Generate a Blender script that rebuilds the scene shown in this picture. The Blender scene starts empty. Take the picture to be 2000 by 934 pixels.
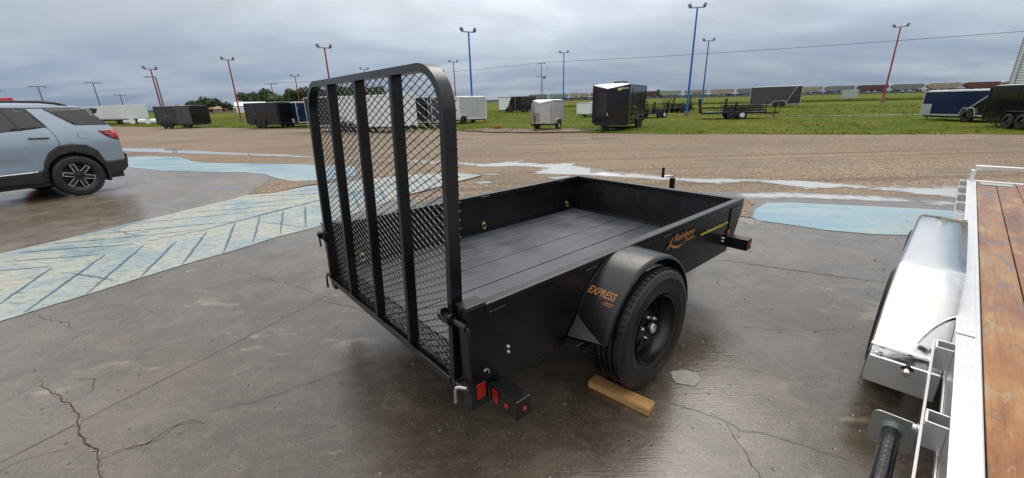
import bpy, bmesh, math, random
from mathutils import Vector, Matrix, noise as mnoise
random.seed(11)
R = math.radians
scene = bpy.context.scene
col = scene.collection

# ------------------------------------------------------------------ camera
cam_d = bpy.data.cameras.new('camera'); cam = bpy.data.objects.new('camera', cam_d); col.objects.link(cam)
cam_d.sensor_width = 36.0; cam_d.lens = 800.9 / 2000 * 36.0; cam_d.clip_start = 0.05; cam_d.clip_end = 9000
p, r = R(18.333), R(1.503)
fw = Vector((0, math.cos(p), -math.sin(p))); up0 = Vector((0, math.sin(p), math.cos(p))); rt0 = Vector((1, 0, 0))
rt = rt0 * math.cos(r) - up0 * math.sin(r); up = up0 * math.cos(r) + rt0 * math.sin(r)
M = Matrix((rt, up, -fw)).transposed().to_4x4(); M.translation = Vector((0, 0, 1.445)); cam.matrix_world = M
scene.camera = cam
# ------------------------------------------------------------------ sky and sun
SUN_EL, SUN_AZ = R(52), R(20)          # azimuth clockwise from +Y
world = bpy.data.worlds.new('World'); scene.world = world; world.use_nodes = True
wn, wl = world.node_tree.nodes, world.node_tree.links
for n in list(wn): wn.remove(n)
def wnode(t, **k):
    n = wn.new(t)
    for a, b in k.items(): setattr(n, a, b)
    return n
def wmath(op, a, b=None, clamp=False):
    n = wnode('ShaderNodeMath', operation=op, use_clamp=clamp)
    for i, v in enumerate((a, b)):
        if v is None: continue
        if isinstance(v, (int, float)): n.inputs[i].default_value = v
        else: wl.new(v, n.inputs[i])
    return n.outputs[0]
tc = wnode('ShaderNodeTexCoord'); sep = wnode('ShaderNodeSeparateXYZ'); wl.new(tc.outputs['Generated'], sep.inputs[0])
zc = wmath('MAXIMUM', sep.outputs[2], 0.0)
den = wmath('ADD', zc, 0.16)
cx = wmath('DIVIDE', sep.outputs[0], den); cy = wmath('DIVIDE', sep.outputs[1], den)
cmb = wnode('ShaderNodeCombineXYZ'); wl.new(cx, cmb.inputs[0]); wl.new(cy, cmb.inputs[1])
def wnoise(scale, detail, rough, off, dist=0.0, sy=1.0):
    mp = wnode('ShaderNodeMapping'); mp.inputs['Location'].default_value = off; mp.inputs['Scale'].default_value = (1, sy, 1)
    wl.new(cmb.outputs[0], mp.inputs[0])
    n = wnode('ShaderNodeTexNoise'); n.inputs['Scale'].default_value = scale; n.inputs['Detail'].default_value = detail
    n.inputs['Roughness'].default_value = rough; n.inputs['Distortion'].default_value = dist
    wl.new(mp.outputs[0], n.inputs['Vector']); return n.outputs[0]
n1 = wnoise(0.42, 5, 0.50, (1.8, 11.0, 0), 0.5)
n2 = wnoise(1.3, 7, 0.56, (7.1, 2.2, 0), 0.5)
n3 = wnoise(0.9, 4, 0.5, (1.1, 9.4, 4), 0.2, 2.2)
mixn = wmath('ADD', wmath('MULTIPLY', n1, 0.62), wmath('MULTIPLY', n2, 0.38))
ramp = wnode('ShaderNodeValToRGB'); wl.new(mixn, ramp.inputs[0])
e = ramp.color_ramp.elements
e[0].position = 0.40; e[0].color = (0.48, 0.505, 0.535, 1)
e[1].position = 0.60; e[1].color = (0.74, 0.79, 0.84, 1)
m_ = e.new(0.465); m_.color = (0.555, 0.59, 0.63, 1)
m_ = e.new(0.54); m_.color = (0.66, 0.70, 0.75, 1)
# the far cloud base near the horizon is bluer and darker, in banks
hr = wnode('ShaderNodeMapRange'); hr.inputs['From Min'].default_value = 0.0; hr.inputs['From Max'].default_value = 0.26
hr.inputs['To Min'].default_value = 1.0; hr.inputs['To Max'].default_value = 0.0; hr.interpolation_type = 'SMOOTHSTEP'; wl.new(zc, hr.inputs[0])
bank = wnode('ShaderNodeMapRange'); bank.inputs['From Min'].default_value = 0.36; bank.inputs['From Max'].default_value = 0.62
bank.inputs['To Min'].default_value = 0.62; bank.inputs['To Max'].default_value = 1.0; wl.new(n3, bank.inputs[0])
hz = wmath('MULTIPLY', hr.outputs[0], bank.outputs[0], True)
hmix = wnode('ShaderNodeMix', data_type='RGBA'); wl.new(hz, hmix.inputs[0]); wl.new(ramp.outputs[0], hmix.inputs[6])
hmix.inputs[7].default_value = (0.215, 0.295, 0.43, 1)
sky = wnode('ShaderNodeTexSky', sky_type='NISHITA', sun_disc=False, sun_elevation=SUN_EL, sun_rotation=SUN_AZ)
bg1 = wnode('ShaderNodeBackground'); bg1.inputs[1].default_value = 0.08; wl.new(sky.outputs[0], bg1.inputs[0])
zn = wnode('ShaderNodeMapRange'); zn.inputs['From Min'].default_value = 0.15; zn.inputs['From Max'].default_value = 0.6; zn.inputs['To Max'].default_value = 0.6; wl.new(zc, zn.inputs[0])
bwn = wnode('ShaderNodeRGBToBW'); wl.new(hmix.outputs[2], bwn.inputs[0])
neu = wnode('ShaderNodeMix', data_type='RGBA', blend_type='MULTIPLY'); neu.inputs[0].default_value = 1.0; wl.new(bwn.outputs[0], neu.inputs[6]); neu.inputs[7].default_value = (1.06, 1.0, 0.93, 1)
zmix = wnode('ShaderNodeMix', data_type='RGBA'); wl.new(zn.outputs[0], zmix.inputs[0]); wl.new(hmix.outputs[2], zmix.inputs[6]); wl.new(neu.outputs[2], zmix.inputs[7])
# standard overcast sky: the zenith is up to three times as bright as the horizon
cie = wmath('MULTIPLY', wmath('ADD', wmath('MULTIPLY', zc, 2.0), 1.0), 0.98)
bg2 = wnode('ShaderNodeBackground'); wl.new(cie, bg2.inputs[1]); wl.new(zmix.outputs[2], bg2.inputs[0])
ms = wnode('ShaderNodeMixShader'); ms.inputs[0].default_value = 0.9
wl.new(bg1.outputs[0], ms.inputs[1]); wl.new(bg2.outputs[0], ms.inputs[2])
wo = wnode('ShaderNodeOutputWorld'); wl.new(ms.outputs[0], wo.inputs[0])
sd = bpy.data.lights.new('sun', 'SUN'); sd.energy = 1.4; sd.angle = R(35); sd.color = (1.0, 0.94, 0.85)
sun = bpy.data.objects.new('sun', sd); col.objects.link(sun)
sdir = Vector((math.sin(SUN_AZ) * math.cos(SUN_EL), math.cos(SUN_AZ) * math.cos(SUN_EL), math.sin(SUN_EL)))
sun.rotation_euler = sdir.to_track_quat('Z', 'Y').to_euler(); sun.location = sdir * 50
vs = scene.view_settings; vs.view_transform = 'Standard'; vs.look = 'None'; vs.exposure = 0.0; vs.gamma = 1.0

# ------------------------------------------------------------------ material helpers
class NT:
    """small wrapper to wire shader nodes"""
    def __init__(s, name):
        s.m = bpy.data.materials.new(name); s.m.use_nodes = True
        s.n, s.l = s.m.node_tree.nodes, s.m.node_tree.links
        s.b = s.n['Principled BSDF']
        s.tc = s.n.new('ShaderNodeTexCoord'); s.P = s.tc.outputs['Object']
    def put(s, v, sock):
        if isinstance(v, (int, float)): sock.default_value = v
        elif isinstance(v, tuple): sock.default_value = v if len(v) == len(sock.default_value) else v + (1,)
        else: s.l.new(v, sock)
    def mp(s, scale=(1, 1, 1), rot=(0, 0, 0), loc=(0, 0, 0), src=None):
        n = s.n.new('ShaderNodeMapping'); n.inputs['Scale'].default_value = scale; n.inputs['Rotation'].default_value = rot; n.inputs['Location'].default_value = loc
        s.l.new(src or s.P, n.inputs[0]); return n.outputs[0]
    def noise(s, scale, detail=4, rough=.55, src=None, dist=0, out=0):
        n = s.n.new('ShaderNodeTexNoise'); n.inputs['Scale'].default_value = scale; n.inputs['Detail'].default_value = detail
        n.inputs['Roughness'].default_value = rough; n.inputs['Distortion'].default_value = dist
        s.l.new(src or s.P, n.inputs['Vector']); return n.outputs[out]
    def voro(s, scale, src=None, feature='F1', out=0, rnd=1.0):
        n = s.n.new('ShaderNodeTexVoronoi'); n.feature = feature; n.inputs['Scale'].default_value = scale; n.inputs['Randomness'].default_value = rnd
        s.l.new(src or s.P, n.inputs['Vector']); return n.outputs[out]
    def rng(s, v, a, b, c=0., d=1., smooth=False):
        n = s.n.new('ShaderNodeMapRange'); 
        if smooth: n.interpolation_type = 'SMOOTHSTEP'
        n.inputs[1].default_value = a; n.inputs[2].default_value = b; n.inputs[3].default_value = c; n.inputs[4].default_value = d
        s.l.new(v, n.inputs[0]); return n.outputs[0]
    def math(s, op, a, b=0., clamp=False):
        n = s.n.new('ShaderNodeMath'); n.operation = op; n.use_clamp = clamp; s.put(a, n.inputs[0]); s.put(b, n.inputs[1]); return n.outputs[0]
    def mix(s, f, a, b, blend='MIX'):
        n = s.n.new('ShaderNodeMix'); n.data_type = 'RGBA'; n.blend_type = blend
        s.put(f, n.inputs[0]); s.put(a, n.inputs[6]); s.put(b, n.inputs[7]); return n.outputs[2]
    def ramp(s, v, stops):
        n = s.n.new('ShaderNodeValToRGB'); s.l.new(v, n.inputs[0]); e = n.color_ramp.elements
        e[0].position, e[0].color = stops[0][0], stops[0][1] + (1,)
        e[1].position, e[1].color = stops[-1][0], stops[-1][1] + (1,)
        for ps, c in stops[1:-1]:
            q = e.new(ps); q.color = c + (1,)
        return n.outputs[0]
    def bump(s, h, strength=.3, dist=.01, nrm=None):
        n = s.n.new('ShaderNodeBump'); n.inputs['Strength'].default_value = strength; n.inputs['Distance'].default_value = dist
        s.l.new(h, n.inputs['Height'])
        if nrm: s.l.new(nrm, n.inputs['Normal'])
        return n.outputs[0]
    def set(s, color=None, rough=None, metal=None, normal=None, **k):
        if color is not None: s.put(color, s.b.inputs['Base Color'])
        if rough is not None: s.put(rough, s.b.inputs['Roughness'])
        if metal is not None: s.put(metal, s.b.inputs['Metallic'])
        if normal is not None: s.l.new(normal, s.b.inputs['Normal'])
        for a, v in k.items(): s.put(v, s.b.inputs[a])
        return s.m
MATS = {}
def simple(name, c, rough=.5, metal=0., var=.12, vs=6., bump=.0, bs=120., coat=0., rvar=.1):
    if name in MATS: return MATS[name]
    t = NT(name); n = t.noise(vs, 5)
    f = t.rng(n, .3, .7, 1 - var, 1 + var)
    cc = t.mix(1.0, c, t.mix(0., (1, 1, 1), (1, 1, 1)), 'MULTIPLY')
    g = t.n.new('ShaderNodeCombineColor')
    for i in range(3): t.l.new(f, g.inputs[i])
    cc = t.mix(1.0, c, g.outputs[0], 'MULTIPLY')
    nr = None
    if bump: nr = t.bump(t.noise(bs, 3), bump, .004)
    t.set(cc, t.rng(n, .3, .7, max(.02, rough - rvar), rough + rvar), metal, nr)
    if coat: t.b.inputs['Coat Weight'].default_value = coat; t.b.inputs['Coat Roughness'].default_value = .05
    MATS[name] = t.m; return t.m

# ------------------------------------------------------------------ mesh helpers
class MB:
    def __init__(s): s.v = []; s.f = []
    def add(s, vs, fs):
        o = len(s.v); s.v += [tuple(v) for v in vs]; s.f += [tuple(i + o for i in f) for f in fs]; return s
    def box(s, x0, x1, y0, y1, z0, z1):
        return s.add([(x0, y0, z0), (x1, y0, z0), (x1, y1, z0), (x0, y1, z0), (x0, y0, z1), (x1, y0, z1), (x1, y1, z1), (x0, y1, z1)],
                     [(3, 2, 1, 0), (4, 5, 6, 7), (0, 1, 5, 4), (1, 2, 6, 5), (2, 3, 7, 6), (3, 0, 4, 7)])
    def bar(s, a, b, w, h, upv=(0, 0, 1)):
        a, b = Vector(a), Vector(b); d = (b - a).normalized(); u = Vector(upv)
        if abs(d.dot(u)) > .98: u = Vector((1, 0, 0))
        sx = d.cross(u).normalized(); uz = sx.cross(d).normalized(); vs = []
        for q in (a, b):
            for i, j in ((-1, -1), (1, -1), (1, 1), (-1, 1)): vs.append(q + sx * (w / 2 * i) + uz * (h / 2 * j))
        return s.add(vs, [(0, 1, 2, 3), (7, 6, 5, 4), (0, 4, 5, 1), (1, 5, 6, 2), (2, 6, 7, 3), (3, 7, 4, 0)])
    def tube(s, pts, r, n=8, cap=True, closed=False):
        pts = [Vector(q) for q in pts]; k = len(pts); rs = r if isinstance(r, (list, tuple)) else [r] * k
        vs = []; prev = None
        for i, q in enumerate(pts):
            if closed: d = pts[(i + 1) % k] - pts[i - 1]
            else: d = pts[min(i + 1, k - 1)] - pts[max(i - 1, 0)]
            d.normalize()
            if prev is None:
                a = Vector((0, 0, 1)) if abs(d.z) < .9 else Vector((1, 0, 0)); prev = d.cross(a).normalized()
            else: prev = (prev - d * prev.dot(d)).normalized()
            w = d.cross(prev)
            for j in range(n):
                t = 2 * math.pi * j / n; vs.append(q + prev * (math.cos(t) * rs[i]) + w * (math.sin(t) * rs[i]))
        fs = []
        for i in range(k if closed else k - 1):
            a, b = i * n, ((i + 1) % k) * n
            for j in range(n): fs.append((a + j, a + (j + 1) % n, b + (j + 1) % n, b + j))
        if cap and not closed: fs.append(tuple(range(n - 1, -1, -1))); fs.append(tuple(range((k - 1) * n, k * n)))
        return s.add(vs, fs)
    def lathe(s, prof, c=(0, 0, 0), axis='y', n=32, closed=False, a0=0., a1=2 * math.pi):
        """prof: (radius, offset along axis)"""
        vs = []; full = abs(a1 - a0 - 2 * math.pi) < 1e-6; m = n if full else n + 1; k = len(prof)
        for i in range(m):
            t = a0 + (a1 - a0) * i / n; ct, st = math.cos(t), math.sin(t)
            for rr, h in prof:
                if axis == 'y': q = (c[0] + rr * ct, c[1] + h, c[2] + rr * st)
                elif axis == 'x': q = (c[0] + h, c[1] + rr * ct, c[2] + rr * st)
                else: q = (c[0] + rr * ct, c[1] + rr * st, c[2] + h)
                vs.append(q)
        fs = []
        for i in range(n):
            a, b = i * k, ((i + 1) % m) * k
            for j in range(k if closed else k - 1): j2 = (j + 1) % k; fs.append((a + j, a + j2, b + j2, b + j))
        return s.add(vs, fs)
    def prism(s, poly, a, b, axis='y'):
        n = len(poly)
        def P(q, h): return {'y': (q[0], h, q[1]), 'x': (h, q[0], q[1]), 'z': (q[0], q[1], h)}[axis]
        return s.add([P(q, a) for q in poly] + [P(q, b) for q in poly],
                     [tuple(range(n))] + [tuple(range(2 * n - 1, n - 1, -1))] + [(i, i + n, (i + 1) % n + n, (i + 1) % n) for i in range(n)])
    def disc(s, c, rr, axis='y', n=20, d=.01):
        return s.lathe([(0, 0), (rr, 0), (rr, d), (0, d)], c, axis, n)
    def xf(s, M, start=0):
        s.v[start:] = [tuple(M @ Vector(q)) for q in s.v[start:]]; return s
    def build(s, name, m, parent=None, bevel=0., smooth=False, seg=2):
        me = bpy.data.meshes.new(name); me.from_pydata(s.v, [], s.f); me.validate()
        bm = bmesh.new(); bm.from_mesh(me); bmesh.ops.recalc_face_normals(bm, faces=bm.faces); bm.to_mesh(me); bm.free()
        return link(name, me, m, parent, bevel, smooth, seg)
def link(name, me, m, parent=None, bevel=0., smooth=False, seg=2):
    if m: me.materials.append(m)
    o = bpy.data.objects.new(name, me); col.objects.link(o)
    if parent: o.parent = parent
    if smooth:
        for q in me.polygons: q.use_smooth = True
        md = o.modifiers.new('split', 'EDGE_SPLIT'); md.split_angle = R(38)
    if bevel:
        md = o.modifiers.new('bevel', 'BEVEL'); md.width = bevel; md.segments = seg; md.limit_method = 'ANGLE'; md.angle_limit = R(40)
    return o
def thing(name, label, cat, loc=(0, 0, 0), rz=0., group=None):
    o = bpy.data.objects.new(name, None); col.objects.link(o); o.empty_display_size = .2
    o.location = loc; o.rotation_euler = (0, 0, rz); o['label'] = label; o['category'] = cat
    if group: o['group'] = group
    return o
def tag(o, label, cat, group=None):
    o['label'] = label; o['category'] = cat
    if group: o['group'] = group
    return o
def struct(o): o['kind'] = 'structure'; return o
def flat(name, poly, z, m, parent=None, jit=0., step=.25, thick=0., seed=0, cells=0.):
    """a ground sheet with a ragged outline"""
    pts = []; n = len(poly)
    for i in range(n):
        a, b = Vector(poly[i]), Vector(poly[(i + 1) % n]); L = (b - a).length; k = max(1, int(L / step)) if jit else 1
        nn = Vector((-(b - a).y, (b - a).x)).normalized() if L else Vector((0, 0))
        for j in range(k):
            q = a.lerp(b, j / k)
            if jit:
                w = mnoise.noise(Vector((q.x * .9, q.y * .9, seed))) + .6 * mnoise.noise(Vector((q.x * 2.7, q.y * 2.7, seed + 5))) + .35 * mnoise.noise(Vector((q.x * 8, q.y * 8, seed + 9)))
                q = q + nn * w * jit
            pts.append(q)
    bm = bmesh.new(); vs = [bm.verts.new((q.x, q.y, z)) for q in pts]
    f = bm.faces.new(vs)
    if f.normal.z < 0 or True: bmesh.ops.recalc_face_normals(bm, faces=bm.faces)
    bm.faces.ensure_lookup_table(); bm.normal_update()
    if bm.faces[0].normal.z < 0: bmesh.ops.reverse_faces(bm, faces=bm.faces)
    if thick:
        rr = bmesh.ops.extrude_edge_only(bm, edges=bm.edges[:])
        for v in rr['geom']:
            if isinstance(v, bmesh.types.BMVert): v.co.z -= thick
    bmesh.ops.triangulate(bm, faces=[q for q in bm.faces if len(q.verts) > 4])
    me = bpy.data.meshes.new(name); bm.to_mesh(me); bm.free()
    return link(name, me, m, parent)
def strip(name, pts, w, z, m, parent=None, jit=.02, step=.05, seed=0, taper=True):
    """a thin crooked line lying on the ground"""
    pp = []
    for i in range(len(pts) - 1):
        a, b = Vector(pts[i]), Vector(pts[i + 1]); k = max(1, int((b - a).length / step))
        for j in range(k): pp.append(a.lerp(b, j / k))
    pp.append(Vector(pts[-1])); n = len(pp); vs = []; fs = []
    for i, q in enumerate(pp):
        d = (pp[min(i + 1, n - 1)] - pp[max(i - 1, 0)]).normalized(); nn = Vector((-d.y, d.x))
        q = q + nn * (mnoise.noise(Vector((i * .37, seed, 0))) + .6 * mnoise.noise(Vector((i * 1.3, seed, 3)))) * jit
        ww = w * (.55 + .9 * abs(mnoise.noise(Vector((i * .5, seed, 8)))))
        if taper: ww *= min(1, .25 + 3 * min(i, n - 1 - i) / n)
        vs += [(q.x + nn.x * ww / 2, q.y + nn.y * ww / 2, z), (q.x - nn.x * ww / 2, q.y - nn.y * ww / 2, z)]
        if i: fs.append((2 * i - 2, 2 * i - 1, 2 * i + 1, 2 * i))
    me = bpy.data.meshes.new(name); me.from_pydata(vs, [], fs)
    return link(name, me, m, parent)
def text_mesh(body, w, h, fn, name, m, parent, shear=0., bold=0., ext=.0006):
    """lettering as thin geometry; fn maps (x, y, depth) of the w by h text box into the parent's space"""
    c = bpy.data.curves.new(name, 'FONT'); c.body = body; c.size = 1; c.shear = shear; c.offset = bold; c.resolution_u = 4
    o = bpy.data.objects.new('tmp', c); col.objects.link(o)
    dg = bpy.context.evaluated_depsgraph_get(); dg.update()
    me = bpy.data.meshes.new_from_object(o.evaluated_get(dg)); bpy.data.objects.remove(o)
    xs = [v.co.x for v in me.vertices]; ys = [v.co.y for v in me.vertices]
    x0, x1, y0, y1 = min(xs), max(xs), min(ys), max(ys)
    for v in me.vertices: v.co = fn((v.co.x - x0) / (x1 - x0) * w, (v.co.y - y0) / (y1 - y0) * h, 0)
    me.name = name; me.materials.clear()
    return link(name, me, m, parent)

# ------------------------------------------------------------------ ground materials
def m_concrete(name='wet_concrete', lo=(.054, .040, .027), hi=(.126, .103, .079), spec=.75):
    t = NT(name)
    big = t.noise(.55, 5, .55, dist=.4); mid = t.noise(2.6, 6, .6); fine = t.noise(60, 4, .6)
    streak = t.noise(3.0, 5, .65, src=t.mp((1.0, 7.0, 1), (0, 0, R(-42))))
    broom = t.noise(7, 3, .6, src=t.mp((.5, 26, 1), (0, 0, R(-50))))
    wet = t.rng(t.math('ADD', t.math('MULTIPLY', big, .6), t.math('MULTIPLY', mid, .4)), .38, .62, 0, 1, True)
    c = t.mix(wet, lo, hi)
    c = t.mix(t.rng(streak, .5, .8, 0, .5), c, (.170, .136, .096))
    c = t.mix(t.rng(fine, .35, .65, 0, .45), c, tuple(q * .62 for q in lo))
    c = t.mix(t.rng(broom, .42, .66, 0, .4), c, tuple(q * .7 for q in lo))
    blot = t.noise(4.2, 7, .68, src=t.mp(loc=(6, 1, 3)), dist=.8); c = t.mix(t.rng(blot, .50, .64, 0, .35, True), c, tuple(q * 1.25 for q in hi)); c = t.mix(t.rng(blot, .34, .46, .4, 0, True), c, tuple(q * .72 for q in lo))
    # worn pale patches with ragged, broom-wise edges
    worn = t.noise(.9, 5, .7, src=t.mp((1, 2.2, 1), (0, 0, R(-42)), (3.7, 1.2, 0)))
    c = t.mix(t.math('MULTIPLY', t.rng(worn, .60, .69, 0, .9, True), t.rng(streak, .38, .58, .15, 1.)), c, (.27, .23, .17))
    # rust-brown mud stains
    mud = t.noise(.8, 6, .65, src=t.mp((1, 1, 1), (0, 0, 0), (9.1, 4.4, 0)))
    c = t.mix(t.rng(mud, .54, .72, 0, .55, True), c, (.115, .080, .050))
    # pits and pale aggregate
    pv = t.voro(22); pr = t.voro(22, out=1)
    prs = t.n.new('ShaderNodeSeparateColor'); t.l.new(pr, prs.inputs[0])
    pit = t.math('MULTIPLY', t.rng(pv, .10, .20, 1, 0), t.rng(prs.outputs[0], .80, .84, 0, 1))
    c = t.mix(pit, c, (.028, .022, .018))
    agg = t.math('MULTIPLY', t.rng(t.voro(95), .12, .28, 1, 0), t.rng(prs.outputs[1], .40, .5, 0, 1))
    c = t.mix(t.math('MULTIPLY', agg, .5), c, (.33, .29, .23))
    film = t.noise(1.15, 5, .55, dist=.6, src=t.mp(loc=(5, 3, 0)))
    rg = t.rng(film, .34, .66, .12, .31, True); rg = t.math('ADD', rg, t.rng(fine, .3, .7, -.03, .06))
    h = t.math('ADD', t.math('MULTIPLY', fine, .35), t.math('MULTIPLY', broom, .5)); h = t.math('SUBTRACT', h, t.math('MULTIPLY', pit, 1.2))
    return t.set(c, rg, 0., t.bump(h, .3, .005), **{'Specular IOR Level': spec})
def m_gravel():
    t = NT('tan_gravel')
    v = t.voro(46, out=1); d = t.voro(46); d2 = t.voro(13)
    s = t.n.new('ShaderNodeSeparateColor'); t.l.new(v, s.inputs[0])
    c = t.ramp(s.outputs[0], [(0, (.085, .060, .040)), (.35, (.190, .140, .096)), (.75, (.285, .222, .160)), (1, (.48, .41, .33))])
    big = t.noise(.16, 5, .6); ruts = t.noise(.75, 4, .6, src=t.mp((.05, 1.9, 1), (0, 0, R(-9)))); rut2 = t.noise(1.0, 3, .6, src=t.mp((.06, 2.4, 1), (0, 0, R(6)), (4, 2, 0)))
    c = t.mix(t.rng(big, .35, .65, 0, .4), c, (.160, .112, .074))
    c = t.mix(t.rng(ruts, .50, .62, 0, .5), c, (.27, .21, .15))
    c = t.mix(t.rng(rut2, .54, .66, 0, .6), c, (.105, .072, .047))
    c = t.mix(t.rng(t.noise(.07, 3), .45, .7, 0, .4), c, (.145, .102, .068))
    wet = t.rng(t.noise(.35, 6, .6, src=t.mp(loc=(2, 8, 0))), .5, .66, 0, 1, True)
    return t.set(t.mix(t.math('MULTIPLY', wet, .45), c, (.085, .060, .040)), t.rng(wet, 0, 1, .95, .7), 0., t.bump(t.math('ADD', d, t.math('MULTIPLY', d2, .5)), .6, .02), **{'Specular IOR Level': .2})
def m_paint():
    t = NT('worn_blue_ground_paint')
    a = t.noise(1.3, 7, .65, dist=.7); b = t.noise(5.5, 6, .65, src=t.mp((1, 3, 1), (0, 0, R(-35)))); f = t.noise(45, 4)
    c = t.ramp(a, [(.28, (.13, .24, .31)), (.42, (.235, .31, .32)), (.52, (.33, .355, .31)), (.70, (.36, .35, .27))])
    c = t.mix(t.rng(b, .52, .70, 0, .7), c, (.11, .20, .28))
    c = t.mix(t.rng(t.noise(3.4, 7, .7, src=t.mp(loc=(4, 4, 2))), .56, .68, 0, .8), c, (.36, .30, .22))
    c = t.mix(t.rng(t.noise(9, 6, .7, src=t.mp((1, 2.5, 1), (0, 0, R(-42)), (1, 7, 0))), .50, .62, 0, .7, True), c, (.150, .135, .112))
    c = t.mix(t.rng(f, .55, .75, 0, .5), c, (.17, .17, .15))
    return t.set(c, t.rng(a, .35, .65, .25, .5), 0., t.bump(f, .25, .004))
def m_paint2():
    t = NT('pale_blue_ground_paint')
    a = t.noise(.9, 6, .6, src=t.mp((.6, 1.8, 1), (0, 0, R(-20))), dist=.5); f = t.noise(40, 4)
    c = t.ramp(a, [(.3, (.11, .245, .33)), (.45, (.175, .295, .345)), (.58, (.245, .335, .35)), (.75, (.31, .34, .31))])
    c = t.mix(t.rng(t.noise(6, 7, .7, src=t.mp(loc=(3, 3, 0))), .56, .66, 0, .6, True), c, (.15, .14, .12))
    c = t.mix(t.rng(f, .6, .8, 0, .5), c, (.12, .15, .17))
    return t.set(c, t.rng(a, .35, .65, .18, .42), 0., t.bump(f, .2, .003))
def m_water():
    t = NT('puddle_water'); n = t.noise(1.2, 3); at = t.n.new('ShaderNodeAttribute'); at.attribute_name = 'depth'
    t.set(t.mix(t.rng(n, .3, .7), (.36, .345, .325), (.45, .435, .415)), t.rng(t.noise(3, 3), .3, .7, .015, .05), 0., t.bump(t.noise(9, 2), .012, .01), IOR=1.45)  # whitish base colour stands in for bright sky mirrored in the water
    e = t.math('ADD', at.outputs['Fac'], t.math('MULTIPLY', t.math('SUBTRACT', t.noise(5, 6, .7), .5), .55)); e = t.math('ADD', e, t.math('MULTIPLY', t.math('SUBTRACT', t.noise(1.3, 4, .6, src=t.mp((.6, 1.6, 1))), .5), .5))
    tr = t.n.new('ShaderNodeBsdfTransparent'); mx = t.n.new('ShaderNodeMixShader'); t.l.new(t.rng(e, .06, .26, 0, 1, True), mx.inputs[0]); t.l.new(tr.outputs[0], mx.inputs[1]); t.l.new(t.b.outputs[0], mx.inputs[2])
    t.l.new(mx.outputs[0], t.n['Material Output'].inputs[0]); return t.m
def pool(poly, z, st=.16, ext=.25):
    """shallow water: a fine sheet that stores how far each point lies inside the outline"""
    n = len(poly); xs = [q[0] for q in poly]; ys = [q[1] for q in poly]; x0, y0 = min(xs) - ext, min(ys) - ext
    nx, ny = int((max(xs) + ext - x0) / st) + 1, int((max(ys) + ext - y0) / st) + 1; idx = {}; vs = []; dv = []
    for i in range(nx):
        for j in range(ny):
            px_, py_ = x0 + i * st, y0 + j * st; ins = False; dm = 1e9
            for k in range(n):
                (ax, ay), (bx, by) = poly[k], poly[(k + 1) % n]
                if (ay > py_) != (by > py_) and px_ < (bx - ax) * (py_ - ay) / (by - ay) + ax: ins = not ins
                dx, dy = bx - ax, by - ay; L2 = dx * dx + dy * dy; u = max(0, min(1, ((px_ - ax) * dx + (py_ - ay) * dy) / L2)) if L2 else 0
                dm = min(dm, (px_ - ax - u * dx) ** 2 + (py_ - ay - u * dy) ** 2)
            d = math.sqrt(dm) * (1 if ins else -1)
            if d > -ext: idx[i, j] = len(vs); vs.append((px_, py_, z)); dv.append(min(d, .6))
    fs = [(idx[i, j], idx[i + 1, j], idx[i + 1, j + 1], idx[i, j + 1]) for (i, j) in idx if (i + 1, j) in idx and (i, j + 1) in idx and (i + 1, j + 1) in idx]
    me = bpy.data.meshes.new('puddle'); me.from_pydata(vs, [], fs); at = me.attributes.new('depth', 'FLOAT', 'POINT'); at.data.foreach_set('value', dv)
    return struct(link('puddle', me, M_WATER))
def m_grass():
    t = NT('wet_field_grass')
    a = t.noise(.10, 6, .6, dist=.5); b = t.noise(.9, 6, .65, src=t.mp((.4, 1, 1))); f = t.noise(9, 4, .7)
    c = t.ramp(a, [(.3, (.090, .112, .007)), (.48, (.064, .106, .006)), (.62, (.125, .125, .012)), (.75, (.072, .112, .007))])
    c = t.mix(t.rng(b, .46, .66, 0, .8), c, (.150, .130, .024)); c = t.mix(t.rng(t.noise(.28, 5, .65, src=t.mp(loc=(7, 1, 0))), .54, .66, 0, .75), c, (.165, .140, .034))
    c = t.mix(t.rng(f, .35, .7, 0, .5), c, (.036, .058, .008))
    return t.set(c, .95, 0., t.bump(f, .8, .06), **{'Specular IOR Level': .08})
def m_blade():
    t = NT('grass_blades'); g = t.n.new('ShaderNodeNewGeometry'); a = t.noise(.12, 4, .6); b = t.noise(1.1, 3)
    c = t.ramp(t.math('ADD', t.math('MULTIPLY', a, .65), t.math('MULTIPLY', b, .35)), [(.32, (.055, .098, .005)), (.47, (.088, .130, .008)), (.58, (.155, .155, .016)), (.7, (.21, .175, .040))])
    return t.set(c, .8, 0., **{'Specular IOR Level': .1})
M_CONC, M_GRAV, M_PAINT, M_PAINT2, M_WATER, M_GRASS, M_BLADE = m_concrete(), m_gravel(), m_paint(), m_paint2(), m_water(), m_grass(), m_blade()
M_CRACK = simple('crack_dirt', (.030, .023, .017), .9, var=.4, vs=30)
M_JOINT = simple('joint_dirt', (.050, .040, .031), .8, var=.4, vs=20)
M_PLINE = simple('dark_blue_line_paint', (.045, .10, .17), .5, var=.5, vs=9)
M_PATCH = simple('pale_mortar', (.25, .24, .215), .45, var=.25, vs=30, bump=.3)

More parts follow.
